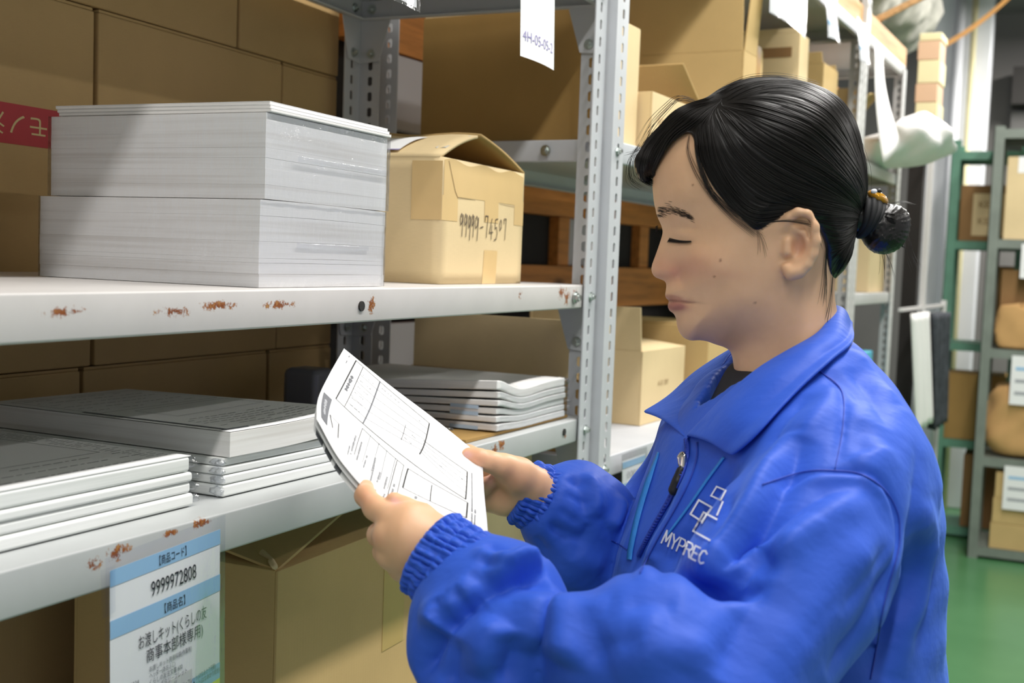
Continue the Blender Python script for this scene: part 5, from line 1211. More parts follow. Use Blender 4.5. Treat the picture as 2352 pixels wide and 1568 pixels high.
# ---- folds: ridges (+) and valleys (-) along curves on the cloth
FOLDS = [
    ([(1225, 1350), (1228, 1420), (1220, 1500)], .0060, .014), ([(1300, 1370), (1305, 1450), (1295, 1530)], .0080, .016),
    ([(1125, 1330), (1165, 1300), (1205, 1284), (1250, 1305)], .0100, .009), ([(1110, 1365), (1165, 1335), (1215, 1322), (1262, 1340)], -.0110, .010),
    ([(1120, 1350), (1085, 1385), (1035, 1425), (1005, 1432)], -.0110, .010), ([(1100, 1330), (1062, 1372), (1010, 1405), (960, 1415)], .0065, .012), ([(1005, 1440), (985, 1485), (955, 1560)], -.0090, .010), ([(1055, 1470), (1035, 1540), (1030, 1590)], -.0060, .014),
    ([(1150, 1420), (1120, 1480), (1100, 1560)], .0060, .016), ([(1340, 1520), (1400, 1480), (1480, 1470)], -.0035, .014), ([(1380, 1480), (1450, 1440), (1540, 1430)], .0030, .014),
    
    ([(1115, 1242), (1150, 1258), (1190, 1272)], -.0035, .005), ([(1100, 1275), (1140, 1300), (1180, 1310)], -.0040, .005), ([(1075, 1312), (1105, 1345), (1135, 1370)], -.0035, .005), ([(1045, 1350), (1060, 1385), (1062, 1410)], -.0045, .006), ([(1005, 1375), (1010, 1400), (1000, 1425)], -.0040, .006), ([(1090, 1255), (1130, 1280), (1165, 1285)], .0030, .006),
    ([(1300, 1098), (1325, 1108), (1352, 1112)], -.0018, .005), ([(1295, 1130), (1330, 1150), (1362, 1158)], -.0022, .005), ([(1280, 1165), (1310, 1190), (1345, 1205)], -.0022, .005), ([(1258, 1195), (1280, 1225), (1300, 1252)], -.0022, .006), ([(1230, 1228), (1245, 1255), (1262, 1285)], -.002, .006), ([(1350, 1180), (1340, 1240), (1310, 1290)], -.0030, .007),
    ([(1400, 1540), (1480, 1500), (1570, 1490), (1650, 1500)], .0030, .012), ([(1430, 1400), (1500, 1380), (1560, 1390)], -.0022, .010), ([(1290, 1420), (1340, 1400), (1400, 1390)], .0030, .010), ([(1180, 1450), (1170, 1510), (1150, 1570)], -.0050, .009), ([(1870, 1180), (1800, 1250), (1740, 1330), (1700, 1420)], .0035, .012),
    ([(2050, 1240), (1990, 1330), (1920, 1410)], -.0028, .008), ([(2120, 1200), (2105, 1320), (2060, 1430)], -.0030, .009), ([(2150, 1250), (2140, 1380), (2100, 1500)], -.0030, .009), ([(1860, 900), (1800, 970), (1760, 1040)], -.0030, .008), ([(1680, 1130), (1660, 1200), (1620, 1270)], -.0028, .007),
    ([(1812, 995), (1776, 1072), (1716, 1178), (1650, 1262), (1580, 1330)], .0085, .014), ([(1840, 1005), (1806, 1080), (1750, 1180), (1690, 1260), (1640, 1330)], -.0100, .013),
    ([(1985, 1110), (1900, 1132), (1812, 1180), (1730, 1240), (1690, 1290)], -.0070, .013), ([(1990, 1135), (1910, 1165), (1820, 1220), (1760, 1280)], .0050, .016),
    ([(1751, 1112), (1845, 1083), (1915, 1080), (1980, 1089), (2032, 1124), (2062, 1177), (2067, 1224), (2062, 1270), (2032, 1382), (2015, 1480)], -.0035, .0035), ([(1760, 1124), (1850, 1095), (1915, 1092), (1975, 1100), (2022, 1134), (2050, 1180)], .0025, .006),
    ([(1880, 843), (1933, 896), (1936, 978), (1918, 1077)], -.0022, .0035), ([(1900, 850), (1950, 880), (1990, 930)], -.003, .008), ([(1910, 880), (1900, 920), (1868, 970), (1838, 1010)], .0030, .010),
    ([(2108, 1001), (2120, 1118), (2091, 1294), (2040, 1440), (2000, 1560)], -.0060, .016), ([(2140, 1150), (2125, 1300), (2080, 1450), (2060, 1560)], .0050, .015), ([(2060, 1300), (2000, 1420), (1900, 1560)], -.0050, .013),
    ([(2030, 1200), (1960, 1320), (1860, 1440), (1780, 1560)], .0040, .018), ([(1990, 1280), (1900, 1400), (1800, 1500)], -.0030, .016), ([(1760, 1330), (1700, 1430), (1650, 1560)], -.0045, .016), ([(1720, 1300), (1660, 1430), (1590, 1560)], .003, .016),
    ([(1560, 1060), (1530, 1150), (1480, 1250), (1440, 1340)], -.0030, .006), ([(1600, 1060), (1560, 1150), (1500, 1260), (1470, 1330)], .0030, .008), ([(1690, 1060), (1640, 1140), (1570, 1240), (1500, 1330)], -.0045, .009),
    ([(1510, 1040), (1480, 1140), (1440, 1260), (1410, 1330)], .0030, .010), ([(1430, 1140), (1420, 1185), (1400, 1215)], .0050, .008),
    ([(1315, 1090), (1340, 1140), (1345, 1200)], -.0035, .007), ([(1345, 1085), (1370, 1130), (1372, 1190)], .0040, .008), ([(1255, 1215), (1300, 1225), (1340, 1245)], -.0035, .008), ([(1330, 1100), (1350, 1160), (1330, 1230)], .002, .006), ([(1300, 1260), (1350, 1290), (1390, 1300)], .0030, .012),
    ([(1960, 800), (2010, 860), (2060, 930)], .0030, .012), ([(1950, 840), (2000, 900), (2045, 980)], -.0028, .010), ([(2050, 1020), (2010, 1060), (1960, 1075)], .0025, .015), ([(1990, 960), (1975, 1010), (1990, 1045)], -.0030, .016)]
jn = vnormals(jv, jq); disp = np.zeros(len(jv))
for pts, amp, wd in FOLDS:
    C_ = catmull(pts, 5); L3 = np.array([on_jacket(x, y) for x, y in C_]); best = np.full(len(jv), 9.0); tt = np.zeros(len(jv)); m_ = len(L3) - 1
    near = np.where(((jv >= L3.min(0) - 3 * wd) & (jv <= L3.max(0) + 3 * wd)).all(1))[0]
    if len(near) == 0: continue
    pv = jv[near]; bd = np.full(len(near), 9.0); bt = np.zeros(len(near))
    for i in range(m_):
        a, b = L3[i], L3[i + 1]; d = b - a; t_ = np.clip(((pv - a) @ d) / (d @ d + 1e-12), 0, 1); dd = np.linalg.norm(pv - a - t_[:, None] * d, axis=1)
        k = dd < bd; bd[k] = dd[k]; bt[k] = (i + t_[k]) / m_
    env = np.clip(np.minimum(bt, 1 - bt) * 4, 0.0, 1); amp = amp * (1.75 if abs(amp) > 0.0036 else 1.5)
    disp[near] += amp * env * (np.exp(-(bd / wd) ** 2) if amp > 0 else np.exp(-(bd / wd) ** 1.35))
rngv = np.random.RandomState(3)
for k in range(26):       # soft random rumples
    d = rngv.normal(size=3); d /= np.linalg.norm(d); fq = rngv.uniform(25, 75); disp += 0.00035 * np.sin(jv @ d * fq * 2 + rngv.uniform(0, 6)) * (0.6 + 0.4 * np.sin(jv @ rngv.normal(size=3) * 12))
jv2 = jv + jn * disp[:, None]
jacket = mesh_obj('jacket', jv2, jq, 'jacket')
sd = jacket.modifiers.new('sub', 'SUBSURF'); sd.levels = 1; sd.render_levels = 1
ZB2 = ZBuf(jv2, jq)
# ---------------------------------------------------------------- hair
HAIR = [(1500, 427), (1476, 413), (1462, 391), (1458, 364), (1480, 328), (1512, 293), (1543, 259), (1578, 241), (1619, 226), (1650, 206), (1690, 190), (1739, 185), (1793, 188), (1846, 197), (1895, 217), (1931, 248), (1958, 297), (1973, 360), (1982, 418), (1979, 462), (1964, 503),
        (1958, 520), (1953, 552), (1945, 592), (1931, 623), (1909, 644), (1887, 637), (1873, 605), (1864, 570), (1846, 540), (1829, 531), (1815, 520), (1788, 508), (1768, 514), (1739, 533), (1712, 548), (1686, 529), (1650, 489), (1623, 458), (1597, 409), (1585, 364), (1576, 326), (1552, 331), (1522, 357), (1505, 391)]
HAIRP = catmull(HAIR, 4, True)
OUT = PROFILE[:] ; OUTER = catmull(PROFILE + BACK[:4] + [(1912, 650), (1935, 623), (1950, 590), (1958, 550), (1966, 505), (1981, 462), (1984, 418), (1975, 360), (1960, 297), (1933, 248), (1897, 217), (1847, 196), (1793, 187), (1739, 184), (1690, 189), (1650, 205), (1619, 225), (1578, 240), (1543, 258), (1512, 292), (1480, 327), (1457, 364), (1460, 391), (1475, 413)], 4, True)
eO = poly_sd(SL.PX, SL.PY, OUTER) * Z0 / FP; eP = poly_sd(SL.PX, SL.PY, HAIRP) * Z0 / FP
WHr = blur2(WH, 5.0); RHr = blur2(RH, 8.0)
bang = np.exp(-0.5 * (((SL.PX - 1490) / 30) ** 2 + ((SL.PY - 360) / 60) ** 2))
WO = WHr + np.clip(eP * 0.55, -0.004, 0.0075); WO = WO * (1 - bang) + 0.030 * bang; RO = np.maximum(RHr, 0.03) * (1 - bang) + 0.022 * bang
h = 0.0021
lo = (cp(1445, 170, Z0)[0], cp(1478, 175, Z0)[1], Z0 - 0.10); hi = (cp(2010, 0, Z0)[0], cp(0, 665, Z0)[1], Z0 + 0.10)
X = grid_pts(lo, hi, h); qx, qy = slab_px((X[0][:, :, 0], X[1][:, :, 0]))
G_ = slab_field(SL.samp(eO, qx, qy)[:, :, None], SL.samp(WO, qx, qy)[:, :, None], SL.samp(RO, qx, qy)[:, :, None], X, Z0)
G_ = smax(G_, -SL.samp(eP, qx, qy)[:, :, None] + 0 * X[0], 0.0015)
V, Q = surface_nets(G_, lo, h); V = relax(V, Q, 2, 0.5)
# combed grooves following the flow towards the bun
GUIDE = [[(1640, 262), (1700, 222), (1800, 205), (1900, 262), (1960, 370), (1982, 450), (1975, 495)], [(1640, 268), (1720, 292), (1830, 340), (1920, 420), (1975, 490)], [(1628, 288), (1665, 380), (1745, 450), (1850, 490), (1970, 503)],
         [(1602, 318), (1622, 420), (1692, 515), (1780, 512), (1880, 520), (1970, 510)], [(1640, 260), (1580, 258), (1520, 300), (1478, 350), (1468, 405), (1495, 425)], [(1905, 640), (1930, 590), (1955, 540), (1972, 512)], [(1850, 545), (1900, 555), (1960, 522)],
         [(1590, 322), (1600, 405), (1640, 475), (1705, 545)], [(1640, 255), (1590, 300), (1540, 330), (1510, 380)], [(1660, 210), (1740, 190), (1850, 200), (1940, 260), (1980, 400)], [(1640, 264), (1690, 340), (1780, 400), (1880, 450), (1970, 500)]]
GP = []; GD = []
for g in GUIDE:
    c = catmull(g, 6); d = np.diff(c, axis=0); d /= np.linalg.norm(d, axis=1)[:, None]; GP.append(c[:-1]); GD.append(d)
GP = np.concatenate(GP); GD = np.concatenate(GD)
def flow(p):
    w_ = 1 / (((p[:, None, :] - GP[None]) ** 2).sum(2) + 120) ** 2; f = (w_[:, :, None] * GD[None]).sum(1); return f / (np.linalg.norm(f, axis=1)[:, None] + 1e-9)
hair = mesh_obj('hair', yaw(V), Q, 'hair')
def hair_z(px, py, e0=0.0):
    e_ = SL.samp(eO, px, py); W_ = SL.samp(WO, px, py); R_ = SL.samp(RO, px, py)
    return W_ * np.sqrt(np.clip(1 - np.clip(1 - e_ / R_, 0, 1) ** 2, 0, 1))
def ribbons(tracks, r, name, mat, parent, sides=3):
    """tracks: list of (n,3) camera-metric polylines -> thin tapered tubes in one mesh"""
    VV = []; QQ = []; base = 0
    for T in tracks:
        n = len(T)
        if n < 3: continue
        d = np.gradient(T, axis=0); d /= np.linalg.norm(d, axis=1)[:, None] + 1e-9
        u = np.cross(d, np.array((0.31, 0.2, 0.93))); u /= np.linalg.norm(u, axis=1)[:, None] + 1e-9; w_ = np.cross(d, u)
        tp = np.sin(np.linspace(0.12, math.pi - 0.06, n)) ** 0.5; rr = (r * tp)[:, None]
        ring = np.stack([T + rr * (u * math.cos(a) + w_ * math.sin(a)) for a in np.arange(sides) * 2 * math.pi / sides], 1)
        VV.append(ring.reshape(-1, 3)); i = np.arange(n - 1)[:, None] * sides; j = np.arange(sides)[None]
        QQ.append((np.stack([i + j, i + (j + 1) % sides, i + sides + (j + 1) % sides, i + sides + j], 2).reshape(-1, 4)) + base); base += n * sides
    return mesh_obj(name, np.concatenate(VV), np.concatenate(QQ), mat, parent)
rg = np.random.RandomState(11)
N = 3600
cand = np.stack([rg.uniform(1455, 1985, N * 3), rg.uniform(183, 645, N * 3)], 1)
ins = SL.samp(eP, cand[:, 0], cand[:, 1]) > 0.001; cand = cand[ins][:N]
steps = 15; tr = np.zeros((len(cand), steps, 2)); p = cand.copy()
for k in range(steps): tr[:, k] = p; p = p + flow(p) * 9.0
lift = rg.uniform(-0.0006, 0.0016, len(cand)); side = np.where(rg.rand(len(cand)) < 0.8, 1, -1)
tracks = []
for i in range(len(cand)):
    T = tr[i]; e_ = SL.samp(eP, T[:, 0], T[:, 1]); k = int(np.argmax(e_ < -0.0008)) if (e_ < -0.0008).any() else steps
    if k < 4: continue
    T = T[:k]; z = hair_z(T[:, 0], T[:, 1]) + lift[i]
    P3 = np.stack([(T[:, 0] - 1176) / FP * Z0, (T[:, 1] - 784) / FP * Z0, Z0 - side[i] * z], 1); tracks.append(yaw(P3))
so = ribbons(tracks, 0.00042, 'hair_strands', 'strand', hair); so['kind'] = 'stuff'
# loose wisps
wis = []
def wisp(pts, dz, n=12, jit=5):
    c = catmull(pts, 5)
    for _ in range(n):
        j = rg.normal(size=2) * jit; s = np.linspace(0.2, 1.2, len(c))[:, None]; q = c + j * s + rg.normal(size=(1, 2)) * 1.5
        z = Z0 - dz - hair_z(q[:, 0], q[:, 1]) * 0.0; wis.append(yaw(np.stack([(q[:, 0] - 1176) / FP * Z0, (q[:, 1] - 784) / FP * Z0, np.full(len(q), 0.0) + z + rg.normal() * 0.002], 1)))
def skin_z(px, py): 
    e_ = SL.samp(eH, px, py); return SL.samp(WH, px, py) * np.sqrt(np.clip(1 - np.clip(1 - e_ / SL.samp(RH, px, py), 0, 1) ** 2, 0, 1))
def wisp_skin(pts, n, jit, off=0.002):
    c = catmull(pts, 6)
    for _ in range(n):
        s = np.linspace(0.1, 1.3, len(c))[:, None]; q = c + rg.normal(size=2) * jit * s; z = Z0 - np.maximum(skin_z(q[:, 0], q[:, 1]), hair_z(q[:, 0], q[:, 1]) * (SL.samp(eP, q[:, 0], q[:, 1]) > 0)) - off
        wis.append(yaw(np.stack([(q[:, 0] - 1176) / FP * Z0, (q[:, 1] - 784) / FP * Z0, z], 1)))
wisp_skin([(1582, 330), (1588, 390), (1612, 455), (1660, 510), (1712, 552)], 26, 5.5)
wisp_skin([(1572, 330), (1568, 370), (1590, 430), (1625, 480)], 8, 4); wisp_skin([(1700, 535), (1760, 528), (1800, 530), (1835, 540), (1860, 580)], 10, 3, 0.012)
wisp_skin([(1868, 570), (1870, 620), (1872, 660), (1868, 700)], 10, 6); wisp_skin([(1895, 630), (1893, 680), (1885, 720), (1880, 745)], 8, 6); wisp_skin([(1712, 545), (1722, 570), (1728, 600)], 5, 6)
wisp([(1600, 232), (1560, 225), (1530, 250), (1495, 290), (1470, 340)], 0.0, 14, 7); wisp([(1470, 330), (1450, 370), (1452, 410), (1478, 428)], 0.0, 14, 5); wisp([(1660, 200), (1720, 178), (1800, 178), (1880, 200)], 0.0, 14, 4); wisp([(1960, 290), (1990, 380), (1990, 440)], 0.0, 6, 4)
wisp([(2040, 500), (2075, 540), (2090, 590), (2105, 620)], 0.0, 8, 10); wisp([(2020, 480), (2060, 470), (2085, 480)], 0.0, 8, 8); wisp([(2020, 570), (2030, 600), (2035, 640)], 0.0, 8, 10); wisp([(1500, 300), (1470, 340), (1440, 350)], 0.0, 6, 8)
wo = ribbons(wis, 0.00018, 'loose_hair', 'strand', hair); wo['kind'] = 'stuff'
# bun, band and bead
h = 0.0016
lo = cp(1945, 430, Z0) - np.array((0, 0, 0.045)); hi = cp(2105, 605, Z0) + np.array((0, 0, 0.045))
X = grid_pts(lo, hi, h)
bun = ellipsoid(X, cp(2030, 530, Z0), (0.021, 0.021, 0.019)); bun = smin(bun, ellipsoid(X, cp(2042, 505, Z0), (0.016, 0.013, 0.016)), 0.010); bun = smin(bun, ellipsoid(X, cp(2022, 553, Z0), (0.014, 0.011, 0.015)), 0.008); bun = smin(bun, capsule(X, cp(1960, 500, Z0), cp(2010, 510, Z0), 0.016, 0.013), 0.01)
ang = np.arctan2(X[1] - cp(0, 520, Z0)[1], X[0] - cp(1990, 0, Z0)[0]); bun = bun + 0.0006 * np.sin(ang * 46 + (X[2] - Z0) * 300)
V, Q = surface_nets(bun, lo, h); mesh_obj('hair_bun', yaw(relax(V, Q, 1)), Q, 'hair', hair)
trk = []
for i in range(170):
    a = rg.uniform(0, 2 * math.pi); b0 = rg.uniform(-0.5, 0.5); s = np.linspace(0, 1, 12)
    cx_, cy_ = 2000 + 66 * s + 8 * np.sin(a) * s, 505 + 62 * np.sin(a) * np.sin(s * 2.0) * 0.62 + 30 * s * s + rg.normal() * 2
    zz = 0.0205 * np.sin(np.clip(s * 2.5 + 0.4, 0, math.pi)) * np.cos(a); trk.append(yaw(np.stack([(cx_ - 1176) / FP * Z0, (cy_ - 784) / FP * Z0, Z0 - np.abs(zz) * np.sign(np.cos(a) + 0.3)], 1)))
bo = ribbons(trk, 0.00022, 'bun_strands', 'strand', hair); bo['kind'] = 'stuff'
c0, c1 = cp(1978, 498, Z0), cp(2006, 508, Z0)
def band(off, r, rr, ph):
    ax = (c1 - c0) / np.linalg.norm(c1 - c0); u = np.array((0, 0, 1.0)); w_ = np.cross(ax, u); c = c0 + (c1 - c0) * off; pts = []
    for k in range(33):
        a = 2 * math.pi * k / 32; pts.append(c + u * r * math.cos(a) * 0.95 + w_ * (r + 0.0012 * math.sin(3 * a + ph)) * math.sin(a) + ax * 0.0016 * math.sin(2 * a + ph))
    return yaw(np.array(pts))
VV = MB()
for off, r, rr, ph in ((0.05, 0.0165, .0035, 0), (0.35, 0.0172, .0036, 1), (0.65, 0.0168, .0036, 2.2), (1.0, 0.0158, .0034, 3)): VV.tube([tuple(to_world(p) - PB) for p in band(off, r, rr, ph)], rr, 8)
VV.build('hair_tie', 'scrunchie', PERSON, smooth=True)
V_ = []
mbb = MB(); cbd = to_world(yaw(cp(2013, 455, Z0 - 0.004)[None])[0]) - PB
mbb.grid(lambda u, v: tuple(cbd + (RC @ np.array((0.0095 * math.cos(2 * math.pi * u) * math.sin(math.pi * v) + 0.002 * math.cos(math.pi * v) * -1, -0.0065 * math.cos(math.pi * v) + 0.0028 * math.cos(2 * math.pi * u) * math.sin(math.pi * v), 0.008 * math.sin(2 * math.pi * u) * math.sin(math.pi * v))))), 24, 16)
bead = mbb.build('hair_bead', 'amber', PERSON, smooth=True)
for (dx, dy, r, m_) in ((-0.001, -0.0055, .0022, 'black_rubber'), (-0.0050, -0.0050, .0024, 'logo'), (0.003, 0.0005, .0016, 'black_rubber')):
    q = MB(); cc = cbd + RC @ np.array((dx, dy, -0.0052)); q.grid(lambda u, v: tuple(cc + RC @ np.array((r * 1.4 * math.cos(2 * math.pi * u) * math.sin(math.pi * v), r * math.cos(math.pi * v), r * math.sin(2 * math.pi * u) * math.sin(math.pi * v)))), 14, 8); q.build('bead_spot', m_, bead, smooth=True)
# ---------------------------------------------------------------- brow, lashes, eye
def face_pt(px, py, off=0.0006):
    px = np.asarray(px, float); py = np.asarray(py, float); z = Z0 - skin_z(px, py) - off
    return yaw(np.stack([(px - 1176) / FP * Z0, (py - 784) / FP * Z0, z], 1))
tk = []
bc_ = catmull([(1509, 488), (1522, 486), (1545, 494), (1565, 505), (1582, 517)], 6)
for i in range(150):
    s = rg.rand() ** 1.2 * 0.9; q = bc_[int(s * (len(bc_) - 1))] + np.array((0, rg.normal() * (5.5 - 3.5 * s))); L = rg.uniform(9, 15); d = np.array((0.85, 0.42 + 0.1 * rg.normal())); T = q + d * L * np.linspace(0, 1, 5)[:, None]; tk.append(face_pt(T[:, 0], T[:, 1], 0.0005))
ribbons(tk, 0.00020, 'eyebrow', 'brow', PERSON)
tk = []
for i in range(46):
    s = i / 45; q = np.array((1536 + 40 * s, 549 + 12 * s + 3 * math.sin(math.pi * s))); L = 5 + 7 * (1 - s); T = q + np.array((-0.55 + 0.9 * s, 0.85)) * L * np.linspace(0, 1, 5)[:, None] ; P3 = face_pt(T[:, 0], T[:, 1], 0.0008); P3[:, 2] -= np.linspace(0, 0.004, 5); tk.append(P3)
for s in np.linspace(-0.6, 0.6, 3): q = np.stack([np.linspace(1535, 1578, 12), 549 + 13 * np.linspace(0, 1, 12) + 3 * np.sin(np.pi * np.linspace(0, 1, 12)) + s * 0.9], 1); tk.append(face_pt(q[:, 0], q[:, 1], 0.0007))
for i in range(8): T = np.array((1518, 512 + i * 1.6)) + np.array((-0.75, 0.45)) * 10 * np.linspace(0, 1, 5)[:, None]; tk.append(np.stack([(T[:, 0] - 1176) / FP * Z0, (T[:, 1] - 784) / FP * Z0, np.full(5, Z0 + 0.020)], 1))
ribbons(tk, 0.00030, 'eyelashes', 'strand', PERSON)
# ---------------------------------------------------------------- collar, shirt, cuffs, zip, lanyard, logo
def patch(fn, nu, nv):
    u, v = np.meshgrid(np.linspace(0, 1, nu + 1), np.linspace(0, 1, nv + 1), indexing='ij')
    V = np.array([fn(a, b) for a, b in zip(u.ravel(), v.ravel())]); i, j = np.meshgrid(np.arange(nu), np.arange(nv), indexing='ij'); a = (i * (nv + 1) + j).ravel()
    return V, np.stack([a, a + nv + 1, a + nv + 2, a + 1], 1)
def curve3(pts):
    """pts (px, py, z) -> smooth callable on [0, 1]"""
    P = catmull([cp(*p) for p in pts], 10); L = np.concatenate([[0], np.cumsum(np.linalg.norm(np.diff(P, axis=0), axis=1))]); L /= L[-1]
    return lambda t: np.array([np.interp(t, L, P[:, k]) for k in range(3)])
def jz(px, py, off): 
    z = ZB2.z(px, py); return (1.0 if z is None else z) - off
def solid(o, th, sub=1):
    m1 = o.modifiers.new('solid', 'SOLIDIFY'); m1.thickness = th; m1.offset = 0
    if sub: m2 = o.modifiers.new('sub', 'SUBSURF'); m2.levels = sub; m2.render_levels = sub
    return o
# near leaf of the collar: fold edge T, outer edge O
T1 = curve3([(1920, 702, 1.108), (1908, 728, 1.068), (1868, 772, 1.040), (1796, 812, 1.024), (1722, 860, 1.018), (1652, 922, 1.022), (1604, 972, 1.034), (1577, 1001, 1.044)])
O_px = [(1957, 742), (1958, 786), (1915, 822), (1862, 868), (1800, 932), (1750, 985), (1712, 1022), (1682, 1046)]
O1 = curve3([(1957, 742, 1.110)] + [(x, y, min(jz(x, y, 0.010), 1.05)) for x, y in O_px[1:]])
def leaf1(u, v):
    a, b = T1(u), O1(u); p = a * (1 - v) + b * v; d = math.sin(math.pi * min(v * 1.25, 1.0))
    p = p + np.array((0.0, -0.003 * d, -0.010 * d * (0.5 + 0.5 * u))) + np.array((0, 0, -0.0016 * math.sin(u * 19 + v * 3) * v + 0.0012 * math.sin(u * 33 + 1) * (1 - v)))
    return p
V, Q = patch(leaf1, 44, 16); solid(mesh_obj('collar', V, Q, 'jacket'), 0.003)
# inner stand of the near side, going down round the neck
S1 = curve3([(1922, 790, 1.095), (1890, 815, 1.055), (1840, 850, 1.040), (1780, 885, 1.036), (1720, 920, 1.040), (1660, 960, 1.048), (1615, 995, 1.052), (1582, 1012, 1.054)])
V, Q = patch(lambda u, v: T1(u) * (1 - v) + S1(u) * v + np.array((0, 0, 0.003 * v)), 36, 8); solid(mesh_obj('collar_stand', V, Q, 'jacket'), 0.002)
# far leaf and its inner stand
T2 = curve3([(1930, 706, 1.110), (1880, 730, 1.165), (1780, 770, 1.178), (1706, 802, 1.172), (1672, 818, 1.160), (1640, 865, 1.135), (1616, 925, 1.105), (1592, 980, 1.075), (1578, 1006, 1.058)])
O2c = curve3([(1955, 760, 1.112), (1900, 790, 1.190), (1790, 810, 1.205), (1700, 798, 1.198), (1660, 812, 1.200), (1606, 850, 1.205), (1552, 893, 1.198), (1505, 928, 1.186), (1481, 946, 1.168)])
def leaf2(u, v):
    a, b = T2(u), O2c(u); p = a * (1 - v) + b * v; return p + np.array((0.002 * math.sin(u * 23), -0.004 * math.sin(math.pi * v), -0.004 * math.sin(math.pi * v) + 0.002 * math.sin(u * 17 + v * 4)))
V, Q = patch(leaf2, 44, 14); solid(mesh_obj('collar', V, Q, 'jacket'), 0.003)
B2_ = curve3([(1925, 790, 1.11), (1880, 820, 1.150), (1790, 850, 1.160), (1720, 850, 1.150), (1688, 846, 1.140), (1662, 880, 1.125), (1638, 925, 1.105), (1612, 972, 1.085), (1584, 1016, 1.062)])
def stand2(u, v):
    p = T2(u) * (1 - v) + B2_(u) * v; return p + np.array((0.0015 * math.sin(v * 9 + u * 12), 0, 0.004 * math.sin(math.pi * v) + 0.0015 * math.sin(u * 31 + v * 5)))
V, Q = patch(stand2, 44, 10); solid(mesh_obj('collar_stand', V, Q, 'jacket'), 0.002)
# front edge strip of the far leaf (zip tape seen from inside)
# navy shirt in the opening
A_ = curve3([(1900, 800, 1.12), (1780, 868, 1.155), (1705, 832, 1.142), (1676, 840, 1.130), (1650, 885, 1.112), (1628, 930, 1.094), (1598, 985, 1.068)])
D_ = curve3([(1900, 820, 1.065), (1820, 850, 1.040), (1762, 868, 1.036), (1722, 884, 1.034), (1682, 912, 1.036), (1650, 945, 1.042), (1606, 995, 1.056)])
V, Q = patch(lambda u, v: A_(u) * (1 - v) + D_(u) * v + np.array((0, 0, -0.006 * math.sin(math.pi * v))), 36, 12); solid(mesh_obj('shirt', V, Q, 'navy'), 0.003)
# cuffs: gathered elastic bands
def cuff(p0, p1, ra, rb, name='cuff', seed=0):
    c0, c1 = cp(*p0), cp(*p1); ax = c1 - c0; L = np.linalg.norm(ax); ax /= L; u = np.cross(ax, np.array((0, 0, 1.0))); u /= np.linalg.norm(u); w_ = np.cross(ax, u); rr = np.random.RandomState(seed); ph = rr.uniform(0, 6, 8)
    def fn(a, s):
        th = 2 * math.pi * a; g = 0.0013 * math.sin(34 * th + ph[0] + 1.5 * math.sin(3 * th + 6 * s)) + 0.0009 * math.sin(51 * th + ph[1] + 9 * s) + 0.0007 * math.sin(19 * th + ph[2] - 4 * s)
        k = abs(math.sin(4 * math.pi * s)) ** 0.7
        r = 0.0012 * k + g * (0.35 + 0.65 * k) + 0.0035 * (s ** 2)
        e0 = -0.004 * math.exp(-(s / 0.05) ** 2)
        return c0 + ax * L * s + u * (ra + r + e0) * math.cos(th) + w_ * (rb + r + e0) * math.sin(th)
    V, Q = patch(fn, 300, 26); o = solid(mesh_obj(name, V, Q, 'jacket'), 0.0018, 0); return o
cuff((980, 1262, .932), (1068, 1328, .918), .0345, .0290, seed=1)
cuff((1196, 1124, 1.149), (1278, 1166, 1.153), .0310, .0265, seed=2)
def strip(px_pts, wpx, name, mat, off=0.0012, th=0.0009, n=8, parent=PERSON, zb=None):
    """flat strip lying on the jacket"""
    c = catmull(px_pts, n); d = np.gradient(c, axis=0); d /= np.linalg.norm(d, axis=1)[:, None] + 1e-9; nn = np.stack([-d[:, 1], d[:, 0]], 1)
    ws = wpx if hasattr(wpx, '__len__') else [wpx] * len(c); ws = np.interp(np.linspace(0, 1, len(c)), np.linspace(0, 1, len(ws)), ws)
    V = []; Q = []
    for i, p in enumerate(c):
        for k in (-1, 0, 1): q = p + nn[i] * ws[i] / 2 * k; V.append(on_jacket(q[0], q[1], off, ZB2))
    V = np.array(V); z = V[:, 2].copy()
    for _ in range(2):
        zz = z.reshape(-1, 3); s_ = zz.copy(); s_[1:-1] = (zz[:-2] + zz[1:-1] * 2 + zz[2:]) / 4; z = s_.ravel()
    V = V * (z / V[:, 2])[:, None]
    for i in range(len(c) - 1):
        for k in range(2): a = i * 3 + k; Q.append((a, a + 1, a + 4, a + 3))
    o = mesh_obj(name, V, np.array(Q), mat, parent)
    m1 = o.modifiers.new('solid', 'SOLIDIFY'); m1.thickness = th; m1.offset = 0
    return o
ZC = [(1576, 1008), (1578, 1040), (1566, 1085), (1540, 1140), (1505, 1202), (1478, 1252), (1466, 1278)]
zt_ = strip(ZC, 9, 'zipper', 'jacket_seam', 0.0015, 0.0016)
tz = catmull(ZC, 9)
V = []; Q = []
for i in range(0, len(tz) - 1):
    p = on_jacket(tz[i][0], tz[i][1], 0.0028, ZB2); s = 0.0011; b = len(V)
    for dx in (-1, 1):
        for dy in (-1, 1):
            for dz in (-1, 1): V.append(p + np.array((dx * s * 1.5, dy * s * 0.8, dz * s)))
    Q += [(b, b + 1, b + 3, b + 2), (b + 4, b + 6, b + 7, b + 5), (b, b + 4, b + 5, b + 1), (b + 2, b + 3, b + 7, b + 6), (b, b + 2, b + 6, b + 4), (b + 1, b + 5, b + 7, b + 3)]
te = mesh_obj('teeth', np.array(V), np.array(Q), 'jacket_seam', zt_, smooth=False); te['kind'] = 'stuff'
